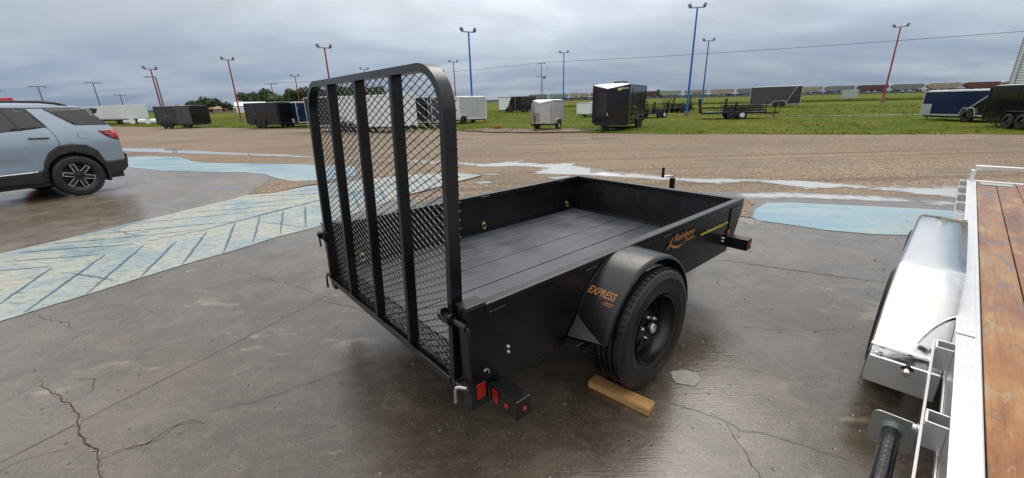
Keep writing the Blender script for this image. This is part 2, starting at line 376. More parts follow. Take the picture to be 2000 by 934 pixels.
# ------------------------------------------------------------------ setting: ground sheets
def terrain(x, y):
    """flat lot, the field rises gently towards the railway"""
    t = min(1, max(0, (x - 18) / 279)); d = (y - 371 + (x - 18) * .4158) / 1.083      # distance past the track line
    s = min(1, max(0, (d + 190) / 175)); s = s * s * (3 - 2 * s)
    return s * (2.3 - 1.3 * t) * (1 if x > -60 else max(0, 1 + (x + 60) / 80))
conc = struct(flat('concrete_pad', [(-30, -6), (14, -6), (14, 2.0), (6.7, 5.45), (5.4, 6.05), (3.8, 6.5), (2.2, 6.55), (.9, 6.3), (-.2, 5.9), (-1.2, 6.0), (-1.85, 6.7), (-1.75, 6.97), (-.60, 8.76), (-1.23, 9.28), (-2.2, 9.1), (-3.0, 8.65), (-3.33, 9.0),
    (-3.9, 10.64), (-5.26, 11.26), (-7.24, 11.83), (-8.73, 12.22), (-9.82, 12.89), (-11.12, 14.19), (-12.95, 14.73), (-18.2, 16.7), (-30, 18)], 0., M_CONC, jit=.04, step=.3, thick=.12, seed=3))
grav = struct(flat('gravel_lot', [(-400, -500), (400, -500), (120, 60), (-160, 120)], -.022, M_GRAV))
GE = [(-90, 82), (-46.03, 50.36), (-32.73, 42.3), (-23.14, 37.0), (-15.8, 32.6), (-9, 29.0), (-3.44, 25.4), (-.95, 22.7), (1.69, 21.28), (4.08, 20.35), (6.9, 18.6), (10.6, 17.22), (13.62, 15.82), (16.32, 15.08), (17.65, 14.34), (24, 11.2), (60, -6)]
def edge_y(x):
    for (a, b), (c, d) in zip(GE, GE[1:]):
        if a <= x <= c: return b + (d - b) * (x - a) / (c - a)
    return 82 if x < -90 else -6
def build_field():
    xs = [-2600, -1500, -900, -600, -420, -300, -220, -160, -120] + [-90 + i * 1.5 for i in range(int(150 / 1.5) + 1)] + [75, 95, 120, 150, 190, 240, 300, 380, 500, 700, 1000, 1600, 2600]
    ts = [0, .25, .6, 1.2, 2, 3, 5, 8, 12, 18, 26, 36, 48, 64, 84, 108, 135, 165, 195, 225, 255, 285, 315, 345, 380, 430, 520, 700, 1000, 1600, 2600, 4200]
    vs = []; fs = []; n = len(ts)
    for x in xs:
        e = edge_y(x) + .55 * mnoise.noise(Vector((x * .35, 0, 2))) + .35 * mnoise.noise(Vector((x * 1.1, 4, 2)))
        for t in ts:
            y = e + t; z = -.012 + min(1, t / 2.5) * .03 + terrain(x, y) + (.04 * mnoise.noise(Vector((x * .25, y * .25, 0))) if 1 < t < 120 else 0)
            vs.append((x, y, z))
    for i in range(len(xs) - 1):
        for j in range(n - 1): a = i * n + j; fs.append((a, a + n, a + n + 1, a + 1))
    me = bpy.data.meshes.new('grass_field'); me.from_pydata(vs, [], fs); return struct(link('grass_field', me, M_GRASS))
build_field()
struct(flat('concrete_driveway', [(-30, 3.5), (-6.5, 2.0), (-5.69, 4.31), (-5.48, 4.84), (-5.34, 5.31), (-5.13, 5.86), (-4.99, 6.31), (-4.85, 6.79), (-4.73, 7.27), (-4.98, 8.1), (-5.2, 8.85), (-5.83, 9.7), (-6.52, 10.05), (-7.65, 10.3), (-9.03, 10.7), (-10.69, 11.6), (-13.2, 14.2), (-30, 16.5)], .002, m_concrete('pale_wet_concrete', (.115, .085, .060), (.205, .170, .132), .6)))
# painted feathers on the concrete
F1_LOW = [(-3.82, 2.73), (-3.71, 2.95), (-3.59, 3.17), (-3.42, 3.51), (-3.27, 3.8), (-3.07, 4.12), (-2.77, 4.7), (-2.5, 5.05), (-2.21, 5.77), (-1.74, 6.94), (-0.62, 8.72)]
F1_UP = [(-5.68, 4.31), (-5.47, 4.84), (-5.33, 5.31), (-5.12, 5.86), (-4.98, 6.31), (-4.84, 6.79), (-4.72, 7.27), (-4.31, 7.39), (-4.05, 7.83), (-3.71, 8.15), (-2.99, 8.58), (-2.23, 9.0), (-1.25, 9.18)]
feather = struct(flat('painted_feather', [(-6.6, 1.9), (-4.4, 1.0)] + F1_LOW + F1_UP[::-1], .004, M_PAINT, jit=.015, step=.12, seed=12))
LOW = [[(-4.59, 3.83), (-4.16, 3.02)], [(-4.39, 4.18), (-3.78, 2.86)], [(-4.22, 4.47), (-3.61, 3.18)], [(-3.94, 4.59), (-3.44, 3.51)], [(-3.83, 4.95), (-3.28, 3.81)], [(-3.73, 5.35), (-3.08, 4.13)], [(-3.63, 5.77), (-2.98, 4.5)], [(-3.46, 6.08), (-2.81, 4.77)], [(-3.24, 6.32), (-2.64, 5.06)], [(-3.04, 6.7), (-2.44, 5.38)], [(-2.78, 7.15), (-2.21, 5.86)], [(-2.45, 7.57), (-1.98, 6.39)]]
UP = [[(-5.64, 4.28), (-5.0, 4.43), (-4.31, 4.51)], [(-5.34, 4.03), (-4.88, 4.1), (-4.41, 4.2)], [(-5.04, 3.77), (-4.64, 3.86)], [(-5.58, 4.56), (-4.8, 4.78), (-3.94, 5.07)], [(-5.43, 4.92), (-4.67, 5.15), (-3.72, 5.45)], [(-5.28, 5.42), (-4.41, 5.74), (-3.55, 6.06)], [(-5.09, 5.95), (-4.3, 6.14), (-3.36, 6.48)], [(-4.9, 6.44), (-4.16, 6.57), (-3.22, 6.92)], [(-4.74, 7.1), (-3.94, 7.13), (-3.1, 7.28)], [(-4.26, 7.38), (-3.6, 7.58), (-2.89, 7.73)]]
RIB = [(-4.59, 3.39), (-4.6, 3.87), (-4.47, 4.24), (-4.32, 4.59), (-3.92, 5.04), (-3.57, 5.82), (-3.08, 6.78), (-2.34, 7.85), (-0.75, 8.7)]
for i, s_ in enumerate(LOW): strip('painted_barb', s_, .034, .008, M_PLINE, feather, .010, .06, i)
for i, s_ in enumerate(UP): strip('painted_barb', s_, .024, .008, M_PLINE, feather, .012, .08, i + 20)
strip('painted_rib', RIB[3:], .045, .012, M_PLINE, feather, .012, .08, 50)
for i, s_ in enumerate([[(-5.19, 5.15), (-4.59, 4.84)], [(-4.37, 3.7), (-4.0, 3.58), (-3.56, 3.43)], [(-3.41, 5.37), (-2.95, 5.18), (-2.62, 5.03)]]): strip('painted_barb', s_, .014, .0105, M_PLINE, feather, .03, .06, i + 60)
struct(flat('painted_feather_far', [(-13.1, 14.25), (-12.9, 14.6), (-11.1, 14.05), (-9.8, 12.8), (-8.73, 12.1), (-7.24, 11.7), (-5.26, 11.15), (-3.98, 10.6), (-3.4, 9.1), (-3.96, 8.6), (-4.53, 8.62), (-5.07, 8.95), (-5.83, 9.74), (-6.52, 10.08), (-7.65, 10.34), (-9.03, 10.74), (-10.69, 11.66)], .004, M_PAINT2, jit=.03, step=.2, seed=4))
struct(flat('painted_patch', [(3.04, 4.97), (3.33, 5.39), (3.66, 5.70), (3.97, 5.68), (4.37, 5.52), (4.86, 5.35), (5.36, 5.15), (5.63, 5.0), (4.9, 3.9), (4.22, 4.13), (3.91, 4.19), (3.52, 4.38), (3.25, 4.65), (3.02, 4.83)], .004, M_PAINT2, jit=.015, step=.15, seed=8))
struct(flat('gravel_patch', [(-4.72, 7.27), (-4.31, 7.39), (-4.03, 8.05), (-3.55, 8.42), (-4.53, 8.58), (-5.04, 8.95), (-5.1, 8.7), (-5.0, 8.1)], .008, M_GRAV, jit=.05, step=.1, seed=1))
struct(flat('gravel_patch', [(2.55, 5.45), (2.9, 4.95), (3.08, 4.85), (3.12, 5.05), (3.3, 5.45), (3.5, 5.8), (3.0, 6.2)], .006, M_GRAV, jit=.12, step=.1, seed=6))
# puddles of rain water
PA = [(-19.5, 20.3), (-17.19, 18.81), (-14.49, 17.9), (-10.37, 15.57), (-7.63, 14.3), (-6.09, 13.39), (-3.6, 12.2), (-1.64, 11.4), (-1.7, 10.6), (-4.2, 11.9), (-7.06, 13.2), (-8.94, 14.15), (-11.26, 14.96), (-13.56, 15.97), (-15.35, 16.74), (-19, 18.4)]
PB = [(-1.64, 11.49), (-0.74, 10.7), (0.06, 11.05), (0.57, 11.71), (0.65, 11.35), (0.32, 10.79), (0.82, 10.4), (1.73, 10.42), (1.75, 9.79), (2.32, 9.13), (2.6, 8.72), (3.43, 7.95), (4.17, 7.84), (5.32, 7.49), (6.05, 6.79), (7.25, 6.62), (9, 5.4), (7.9, 4.9), (6.41, 5.55), (6.02, 6.1), (5.49, 6.5), (4.78, 6.55), (4.34, 7.2), (3.67, 7.1), (2.91, 7.64), (1.11, 8.5), (0.42, 8.74), (0.39, 9.24), (0.76, 9.63), (0.05, 9.93), (-0.7, 9.98), (-1.39, 10.54)]
pool(PA, -.016)
pool(PB, -.0155, .12)
pool([(3.5, 6.55), (4.48, 6.33), (5.32, 6.05), (6.1, 5.66), (6.8, 5.2), (6.3, 4.98), (5.46, 5.34), (4.62, 5.66), (4.07, 5.84), (3.55, 5.9), (3.3, 6.2)], .003, .1)
for q_ in ([(.75, 8.35), (1.2, 8.5), (1.35, 8.3), (.95, 8.12)], [(-.75, 8.0), (-.45, 8.12), (-.3, 7.95), (-.6, 7.85)]): struct(flat('painted_patch', q_, -.018, M_PAINT2, jit=.05, step=.06, seed=13))
pool([(-1.0, 8.95), (-0.4, 9.15), (-0.1, 8.95), (0.0, 8.6), (-0.4, 8.68)], -.015, .07, .15)
for i, (x, y, a, b) in enumerate([(3.2, 17.2, 1.4, .3), (0.3, 22.6, 2.0, .35), (2.6, 21.9, 1.2, .4), (4.6, 22.4, 1.3, .35), (-30, 42.5, 3.4, .5), (24, 30, 9, .5), (-16, 33.8, 2.5, .4)]):
    ring = [(x + a * math.cos(t * math.pi / 8), y + b * math.sin(t * math.pi / 8) - .3 * a * math.cos(t * math.pi / 8)) for t in range(16)]
    pool(ring, -.0155 if i == 0 else .03, .2)
struct(flat('sandy_verge', [(-3.2, 25.2), (-1, 22.6), (1.7, 21.2), (3.2, 20.8), (4.2, 21.6), (3.4, 23.6), (1.2, 24.4), (-.8, 25.6)], .026, M_GRAV, jit=.5, step=.3, seed=31))
for i, (x, y, a, b) in enumerate([(-2.0, 4.6, .8, .45), (-6.2, 8.4, 1.5, .6), (2.6, 4.2, .9, .35)]):
    pass
# cracks and joints in the slab
CR = [([(-2.76, 2.01), (-2.56, 1.9), (-2.38, 1.81), (-2.22, 1.71), (-2.1, 1.59), (-1.97, 1.51), (-1.85, 1.43), (-1.7, 1.28)], .016), ([(-1.85, 1.43), (-1.78, 1.47), (-1.68, 1.54), (-1.65, 1.62), (-1.6, 1.65), (-1.52, 1.63)], .012),
    ([(-1.59, 1.71), (-1.47, 1.74), (-1.36, 1.78), (-1.24, 1.85), (-1.11, 1.94), (-0.92, 2.07), (-0.83, 2.09)], .007), ([(-3.66, 2.82), (-3.44, 2.73), (-3.22, 2.66), (-3.12, 2.57)], .008),
    ([(0.69, 1.73), (0.84, 1.65), (0.97, 1.56), (1.03, 1.5), (1.18, 1.44), (1.29, 1.37), (1.43, 1.28)], .008), ([(0.97, 1.56), (0.97, 1.49), (0.98, 1.38), (0.97, 1.27), (.95, 1.1)], .006),
    ([(1.17, 1.97), (1.3, 1.93), (1.42, 1.86), (1.58, 1.77), (1.74, 1.71)], .005), ([(1.2, 2.46), (1.45, 2.4), (1.72, 2.33), (1.97, 2.32), (2.24, 2.32)], .006),
    ([(1.9, 3.59), (2.15, 3.47), (2.38, 3.33), (2.61, 3.2), (2.82, 3.08), (3.04, 2.99)], .010), ([(-2.79, 3.68), (-2.48, 3.54), (-2.15, 3.37), (-1.85, 3.22), (-1.54, 3.01), (-1.17, 2.77)], .007),
    ([(-1.72, 3.08), (-1.46, 2.91), (-1.18, 2.79), (-1.02, 2.66)], .008), ([(-2.38, 1.81), (-2.33, 1.9), (-2.42, 2.0), (-2.55, 2.02)], .008), ([(-2.0, 1.52), (-2.2, 1.42), (-2.3, 1.2)], .006),
    ([(-7.5, 7.2), (-6.9, 7.0), (-6.1, 6.9), (-5.3, 6.4)], .012), ([(-8.2, 5.8), (-7.2, 5.5), (-6.4, 5.2)], .012), ([(.55, 1.78), (.62, 1.74), (.69, 1.73)], .005)]
M_SPALL = simple('spalled_crack_edge', (.165, .135, .095), .8, var=.5, vs=25)
for i, (pts, w) in enumerate(CR):
    if w > .0085: strip('crack_edge', pts, w * 1.3, .0016, M_SPALL, conc, .03, .025, i + 300)
for i, (pts, w) in enumerate(CR): strip('crack', pts, w * .5, .003, M_CRACK, conc, .022, .03, i)
for i, pts in enumerate([[(-1.55, 2.93), (-1.91, 2.18), (-2.31, 1.35), (-2.7, .5)], [(-.2, 5.7), (-1.55, 2.93)], [(-9.6, 11.2), (-6.2, 5.2)]]): strip('slab_joint', pts, .005, .002, M_JOINT, conc, .004, .2, 90 + i, False)
flat('mortar_patch', [(.925 + (.075 + .022 * mnoise.noise(Vector((math.cos(k * .21) * 2.2, math.sin(k * .21) * 2.2, 3))) + .008 * mnoise.noise(Vector((k * .9, 1, 1)))) * math.cos(k * .2094), 1.878 + (.066 + .02 * mnoise.noise(Vector((math.cos(k * .21) * 2.2, math.sin(k * .21) * 2.2, 7)))) * math.sin(k * .2094)) for k in range(30)], .003, M_PATCH, conc)
# loose stones washed over the slab: too many and too small to count
def stones():
    mb = MB()
    for i in range(1500):
        if i < 500: x, y = random.uniform(1.6, 6), random.uniform(2.2, 5.4)
        elif i < 800: x, y = random.gauss(3.0, .35), random.gauss(5.1, .4)
        elif i < 1150: x, y = random.uniform(-5, 1), random.uniform(1.0, 5)
        else: x, y = random.uniform(-9, -3), random.uniform(4, 11)
        if x > 1.1 and y < .8 + (x - 1.1) * .93 - .1: continue
        s = random.uniform(.003, .009) * (1.6 if random.random() < .1 else 1)
        a = random.random() * 6
        vs = [(x + s * math.cos(a + k * 1.57) * random.uniform(.7, 1.3), y + s * math.sin(a + k * 1.57) * random.uniform(.7, 1.3), .0) for k in range(4)] + [(x, y, s * random.uniform(.5, .9))]
        mb.add(vs, [(0, 1, 4), (1, 2, 4), (2, 3, 4), (3, 0, 4)])
    t = NT('loose_stone'); n = t.noise(14, 2)
    m = t.set(t.ramp(n, [(.35, (.03, .026, .022)), (.5, (.12, .10, .08)), (.65, (.34, .29, .22))]), .7)
    o = mb.build('loose_gravel', m); o['kind'] = 'stuff'; o['label'] = 'loose pebbles and grit scattered over the wet concrete'; return o
stones()
def grass_tufts():
    vs = []; fs = []
    def blade(x, y, z, h, w, lean, a):
        dx, dy = math.cos(a) * w, math.sin(a) * w; o = len(vs)
        vs.extend([(x - dx, y - dy, z), (x + dx, y + dy, z), (x + lean * math.sin(a), y - lean * math.cos(a), z + h)]); fs.append((o, o + 1, o + 2))
    cnt = 0
    while cnt < 26000:
        x = random.uniform(-60, 62); t = random.random() ** 1.7 * 62; y = edge_y(x) + t + random.uniform(-.5, .3)
        if y < 5 or abs(x) > y * 1.55 + 2: continue
        dens = mnoise.noise(Vector((x * .22, y * .22, 7)))
        if t < 2 and mnoise.noise(Vector((x * .8, y * .8, 1))) < -.05: continue
        h = random.uniform(.05, .12) * (1 + .8 * max(0, dens)) * (1.25 if t > 20 else 1); z = terrain(x, y) - .01
        for k in range(4): blade(x + random.gauss(0, .07), y + random.gauss(0, .07), z, h * random.uniform(.6, 1.3), random.uniform(.007, .014) * (1 + t * .025), random.gauss(0, .04), random.random() * 6.28)
        cnt += 1
    for i in range(5200):      # taller dry growth along the fence
        x = random.uniform(8, 140); y = FENCE(x) + random.gauss(0, 1.2); z = terrain(x, y)
        for k in range(3): blade(x + random.gauss(0, .2), y + random.gauss(0, .2), z, random.uniform(.3, .75), random.uniform(.02, .05), random.gauss(0, .12), random.random() * 6.28)
    me = bpy.data.meshes.new('grass'); me.from_pydata(vs, [], fs); o = link('grass', me, M_BLADE); o['kind'] = 'stuff'; o['label'] = 'wet green and straw coloured field grass'
def FENCE(x): return 118 - .36 * x
grass_tufts()

# ------------------------------------------------------------------ shared object materials
def m_powder():
    t = NT('black_powder_coat'); n = t.noise(3.2, 5); f = t.noise(420, 2); drops = t.voro(95)
    rnd = t.noise(7, 3); dr = t.math('MULTIPLY', t.rng(drops, .10, .28, 1, 0, True), t.rng(rnd, .52, .62, 0, 1))
    rg = t.math('SUBTRACT', t.rng(n, .3, .7, .20, .33), t.math('MULTIPLY', dr, .15))
    run = t.noise(9, 5, .65, src=t.mp((3, 3, .5))); rg = t.math('ADD', rg, t.rng(run, .5, .7, 0, .08)); gr = t.rng(t.noise(4, 6, .7, src=t.mp(loc=(2, 2, 2))), .55, .75, 0, .5)
    return t.set(t.mix(gr, t.mix(t.rng(n, .3, .7), (.0035, .0038, .0048), (.007, .0075, .009)), (.020, .018, .015)), rg, 0., t.bump(t.math('ADD', t.math('MULTIPLY', f, .5), t.math('MULTIPLY', dr, .9)), .28, .0025))
def m_deck():
    t = NT('grey_stained_deck_plank'); g = t.noise(5, 6, .65, src=t.mp((.5, 9, 1))); b = t.noise(2.4, 6, .6); f = t.noise(160, 3)
    c = t.mix(t.rng(b, .35, .68), (.034, .040, .053), (.068, .077, .094)); c = t.mix(t.rng(g, .5, .75, 0, .5), c, (.020, .022, .028))
    c = t.mix(t.rng(t.noise(5, 6, .7, src=t.mp(loc=(3, 1, 1))), .62, .72, 0, .5), c, (.10, .098, .092))
    kn = t.math('MULTIPLY', t.rng(t.voro(7, src=t.mp((1, 2.4, 1))), .03, .09, 1, 0), 1.); c = t.mix(kn, c, (.012, .012, .013))
    return t.set(c, t.rng(b, .3, .7, .30, .50), 0., t.bump(t.math('ADD', g, t.math('MULTIPLY', f, .3)), .25, .004))
def m_tyre():
    t = NT('tyre_rubber'); n = t.noise(6, 4)
    return t.set(t.mix(t.rng(n, .3, .7), (.0065, .0065, .007), (.014, .0135, .013)), t.rng(n, .3, .7, .34, .55), 0., t.bump(t.noise(150, 3), .2, .002))
def m_wood(name, c0, c1, c2, rough=.35, sc=1.):
    t = NT(name); g = t.noise(7 * sc, 6, .65, src=t.mp((.35, 6, 6)), dist=.8); b = t.noise(1.5, 5, .6, src=t.mp((.7, 2.5, 1))); ln = t.noise(30 * sc, 3, .6, src=t.mp((.12, 5, 5)))
    oi = t.n.new('ShaderNodeObjectInfo'); c = t.ramp(b, [(.32, c0), (.5, c1), (.68, c2)])
    c = t.mix(t.rng(g, .46, .72, 0, .65), c, tuple(q * .45 for q in c0)); c = t.mix(t.rng(ln, .5, .75, 0, .35), c, tuple(q * .5 for q in c1))
    c = t.mix(t.rng(oi.outputs['Random'], 0, 1, 0, .3), c, tuple(q * .6 for q in c1))
    return t.set(c, t.rng(b, .3, .7, max(.05, rough - .14), rough + .12), 0., t.bump(g, .25, .003))
BLK, DECK, TYRE = m_powder(), m_deck(), m_tyre()
RIMB = simple('gloss_black_steel', (.008, .008, .009), .22, var=.2, rvar=.06)
ZINC = simple('zinc_plated_steel', (.55, .56, .56), .32, .9, vs=20)
YZINC = simple('yellow_zinc_steel', (.52, .46, .20), .32, .9, vs=30)
REDR = simple('red_reflector', (.27, .012, .010), .25, vs=60, bump=.3, bs=300)
AMB = simple('amber_red_lens', (.55, .07, .02), .2, vs=40)
ORANGE = simple('orange_decal', (.38, .165, .055), .4, vs=20)
YELLOW = simple('yellow_decal', (.72, .60, .02), .4, vs=20)
DKORG = simple('dark_orange_decal', (.16, .07, .028), .4, vs=20)
def m_tread():
    t = NT('black_tread_plate')
    a = t.voro(38, src=t.mp((1, 2.6, 1), (0, 0, R(45)))); b = t.voro(38, src=t.mp((2.6, 1, 1), (0, 0, R(45))))
    h = t.math('MINIMUM', a, b)
    return t.set((.03, .031, .035), .16, .6, t.bump(t.rng(h, .1, .4, 1, 0, True), 1., .02))
TREAD = m_tread()

# ------------------------------------------------------------------ the black utility trailer
TO, TR = (-.109, 1.391, 0), R(40.852)
tr = thing('utility_trailer', 'black single axle utility trailer with tall mesh ramp gate, standing on the wet concrete', 'trailer', TO, TR)
ZT = .726; WD = 1.623; LT = 2.46
for i in range(11):
    a = 1.572 - .14275 * (i + 1); a = max(a, .05); b = 1.572 - .14275 * i; g0, g1 = ((.0015, .0045), (.0045, .0015))[i % 2]
    m = MB().box(.03, 2.405, a + g0, b - g1, .372, .40 + random.uniform(-.0015, .0015)); m.build('deck_plank', DECK, tr, .004)
for a, b in ((1.5725, 1.6105), (.0125, .0495)): MB().box(.03, 2.405, a, b, .375, .397).build('deck_edge', BLK, tr)
# side sheets, lean-fronted
for side in (0, 1):
    l0, l1 = ((.004, .012), (WD - .012, WD - .004))[side]
    MB().prism([(-.0, .395), (2.26 if side == 0 else 2.413, .395), (2.42 if side == 0 else 2.453, .70), (-.0, .70)], l0, l1, 'y').build('side_panel', BLK, tr)
    a, b = ((0, .05), (WD - .05, WD))[side]
    MB().box(.002, LT, a, b, .688, ZT).build('top_rail', BLK, tr, .006)
    a, b = ((.002, .052), (WD - .052, WD - .002))[side]
    MB().box(.01, 2.30, a + .012, b - .012, .345, .392).build('frame_rail', BLK, tr, .004)
MB().add([(2.40, .115, .39), (2.40, WD - .0125, .39), (2.44, WD - .0125, .70), (2.44, .014, .70), (2.412, .115, .39), (2.412, WD - .0125, .39), (2.452, WD - .0125, .70), (2.452, .014, .70)],
    [(0, 1, 2, 3), (7, 6, 5, 4), (0, 4, 5, 1), (1, 5, 6, 2), (2, 6, 7, 3), (3, 7, 4, 0)]).build('front_panel', BLK, tr)
MB().box(LT - .05, LT - .002, .052, WD - .052, .686, ZT - .002).build('front_rail', BLK, tr, .006)
MB().box(2.35, 2.41, .06, WD - .06, .402, .412).build('front_lip', BLK, tr, .002)
for s in (0, 1):   # raking corner flanges
    l = (.0, WD)[s]; sg = (1, -1)[s]
    MB().prism([(2.24, .40), (2.31, .40), (2.455, .687), (2.24, .687)], l - .003 * sg, l + .003 * sg, 'y').build('corner_flange', BLK, tr)
MB().box(-.02, .028, .062, WD - .062, .30, .372).build('rear_crossmember', BLK, tr, .004)
MB().box(-.078, .029, .07, WD - .07, .3765, .3905).build('tread_plate', TREAD, tr)
for l in (.45, .95, 1.3): MB().box(2.405, 2.413, l, l + .05, .41, .45).build('bolt_plate', BLK, tr)
# rear posts with caps
for s in (0, 1):
    a, b = ((.0, .062), (WD - .062, WD))[s]
    po = MB().box(-.085, .0, a, b, .283, .732).build('rear_post', BLK, tr, .006)
    MB().box(-.09, .004, a - .004, b + .004, .733, .741).build('cap', BLK, po, .003)
MB().box(-.062, -.018, -.0035, -.0005, .325, .395).build('reflector', REDR, tr, .0015)
MB().box(-.060, -.018, WD + .0005, WD + .0035, .325, .395).build('reflector', REDR, tr, .0015)
# lamp stubs at the rear and front
def stub(u0, u1, s, z0, z1, L=.165, rear=True):
    sg = -1 if s == 0 else 1; base = 0 if s == 0 else WD
    a, b = sorted((base + sg * .001, base + sg * L))
    o = MB().box(u0, u1, a, b, z0, z1).build('lamp_bracket', BLK, tr, .004)
    zc = (z0 + z1) / 2
    if rear:
        q = sorted((base + sg * .02, base + sg * .055)); MB().box(u0 - .004, u0 - .0005, q[0], q[1], z0 + .012, z1 - .012).build('reflector', REDR, o, .001)
        MB().lathe([(0, -.010), (.006, -.009), (.008, -.004), (.0125, -.003), (.0125, .0)], (u0, base + sg * .105, zc - .005), 'x', 14).build('marker_lamp', REDR, o, smooth=True)
    MB().lathe([(0, .010 * sg), (.006, .009 * sg), (.008, .004 * sg), (.0125, .003 * sg), (.0125, 0)], ((u0 + u1) / 2, base + sg * L, zc), 'y', 14).build('marker_lamp', REDR if rear else AMB, o, smooth=True)
    return o
for s in (0, 1): stub(.003, .078, s, .287, .373); stub(2.18, 2.26, s, .415, .495, .16, False)
MB().box(2.215, 2.245, -.006, -.0035, .488 + .01, .488 + .04).build('side_marker', AMB, tr, .002)
for z in (.470, .495): MB().lathe([(0, -.012), (.005, -.011), (.0075, -.006), (.0085, 0)], (.109, .004, z), 'y', 10).build('bolt', ZINC, tr, smooth=True)
for z in (.455, .478): MB().lathe([(0, -.012), (.005, -.011), (.0075, -.006), (.0085, 0)], (2.165, .004, z), 'y', 10).build('bolt', ZINC, tr, smooth=True)
MB().tube([(-.02, .0, .44), (-.01, -.004, .448), (.0, -.004, .44), (.0, -.004, .425)], .0035, 6).build('wire_clip', ZINC, tr, smooth=True)
for l in (.3, .42, 1.33): MB().lathe([(0, -.014), (.02, -.010), (.024, 0)], (-.02, l, .335), 'x', 16).build('tail_lamp', REDR, tr, smooth=True)
# ---- ramp gate
GZ0, GZ1, GL0, GL1 = .372, 1.585, .085, 1.555
def G(l, z, d=0.): return (-.078 + (z - GZ0) / (GZ1 - GZ0) * .048 + d, l, z)
def outline(ins):
    rr = .165 - ins; pts = [(GL0 + ins, GZ0)]
    for k in range(17):
        t = math.pi - math.pi / 2 * k / 16; pts.append((GL0 + .165 + rr * math.cos(t), GZ1 - .165 + rr * math.sin(t)))
    for k in range(17):
        t = math.pi / 2 - math.pi / 2 * k / 16; pts.append((GL1 - .165 + rr * math.cos(t), GZ1 - .165 + rr * math.sin(t)))
    return pts + [(GL1 - ins, GZ0)]
gm = MB(); oo, ii = outline(0), outline(.028); n = len(oo); vs = []
for (a, b), (c, d) in zip(oo, ii): vs += [G(a, b, -.03), G(a, b, .02), G(c, d, .02), G(c, d, -.03)]
fs = []
for i in range(n - 1):
    for j in range(4): fs.append((4 * i + j, 4 * i + (j + 1) % 4, 4 * i + 4 + (j + 1) % 4, 4 * i + 4 + j))
fs += [(0, 1, 2, 3), (4 * n - 1, 4 * n - 2, 4 * n - 3, 4 * n - 4)]
gate = gm.add(vs, fs).build('ramp_gate', BLK, tr, .004, smooth=True)
for l in (.465, .825, 1.19):
    m = MB(); q = [G(l + dl, z, d) for z in (GZ0 + .005, GZ1 - .026) for dl, d in ((-.013, -.029), (.013, -.029), (.013, .019), (-.013, .019))]
    m.add(q, [(0, 1, 2, 3), (4, 5, 6, 7), (0, 1, 5, 4), (1, 2, 6, 5), (2, 3, 7, 6), (3, 0, 4, 7)]).build('gate_bar', BLK, gate, .003)
m = MB(); m.box(-.112, -.056, GL0 + .03, GL1 - .03, .362, .3685); m.box(-.112, -.105, GL0 + .03, GL1 - .03, .3686, .392); m.build('bottom_angle', BLK, gate, .0015)
def in_gate(l, z):
    if l < GL0 + .01 or l > GL1 - .01 or z > GZ1 - .01 or z < GZ0: return False
    for cx in (GL0 + .165, GL1 - .165):
        if z > GZ1 - .165 and ((cx < .8 and l < cx) or (cx > .8 and l > cx)): return math.hypot(l - cx, z - GZ1 + .165) < .155
    return True
mm = MB(); LW, SW = .068, .032; rows = int((GZ1 - GZ0) / (SW / 2)); w = .00135
for rI in range(rows):
    z0 = GZ0 + rI * SW / 2
    for cI in range(int((GL1 - GL0) / (LW / 2)) + 1):
        l0 = GL0 + cI * LW / 2; up_ = (cI + rI) % 2 == 0
        za, zb = (z0, z0 + SW / 2) if up_ else (z0 + SW / 2, z0)
        if not (in_gate(l0 + LW / 4, z0 + SW / 4)): continue
        l1 = min(l0 + LW / 2, GL1 - .005); q = []
        for (l, z) in ((l0, za), (l1, zb)):
            for dz, d in ((-w, .0215), (w, .0215), (w, .0248), (-w, .0248)): q.append(G(l, z + dz, d))
        mm.add(q, [(0, 1, 5, 4), (1, 2, 6, 5), (2, 3, 7, 6), (3, 0, 4, 7)])
o = mm.build('expanded_mesh', BLK, gate); o['kind'] = 'stuff'
# latches and hinge pins
for s in (0, 1):
    sg = 1 if s == 0 else -1
    def Q(u, l, z): return (u, l if s == 0 else WD - l, z)
    lt = MB()
    lt.tube([Q(-.095, .128, .70), Q(-.125, .122, .705), Q(-.14, .10, .70), Q(-.135, .085, .68), Q(-.12, .075, .665), Q(-.10, .07, .66)], .007, 8)
    lt.tube([Q(-.10, .15, .672), Q(-.10, -.018, .672)], .013, 12)
    lt.lathe([(.0, -.006), (.026, -.006), (.026, .006), (0, .006)], Q(-.10, .135, .672), 'y', 18)
    lt.lathe([(.0, -.006), (.026, -.006), (.026, .006), (0, .006)], Q(-.10, .072, .672), 'y', 18)
    L_ = lt.build('gate_latch', BLK, tr, smooth=True)
    MB().tube([Q(-.10, -.012, .672), Q(-.10, -.024, .672), Q(-.10, -.030, .662), Q(-.101, -.031, .62), Q(-.102, -.029, .575)], .0062, 8).build('latch_pin', (ZINC, BLK)[1], L_, smooth=True)
    hp = MB().tube([Q(-.055, .085, .385), Q(-.098, .085, .388), Q(-.104, .07, .388), Q(-.1, -.006, .388)], .007, 8).build('hinge_loop', BLK, tr, smooth=True)
    MB().tube([Q(-.098, .012, .392), Q(-.115, .040, .392), Q(-.122, .052, .385), Q(-.124, .055, .372), Q(-.126, .058, .315)], .0068, 8).build('hinge_pin', ZINC if s == 0 else BLK, hp, smooth=True)
MB().tube([G(.12, .42, -.032), (-.115, .09, .41), (-.118, .05, .398), (-.112, .03, .392)], .0018, 5).build('retaining_wire', BLK, tr)
MB().tube([(.02, 1.50, .66), (-.02, 1.35, .69), (-.045, 1.2, .68)], .002, 5).build('safety_cable', ZINC, tr)
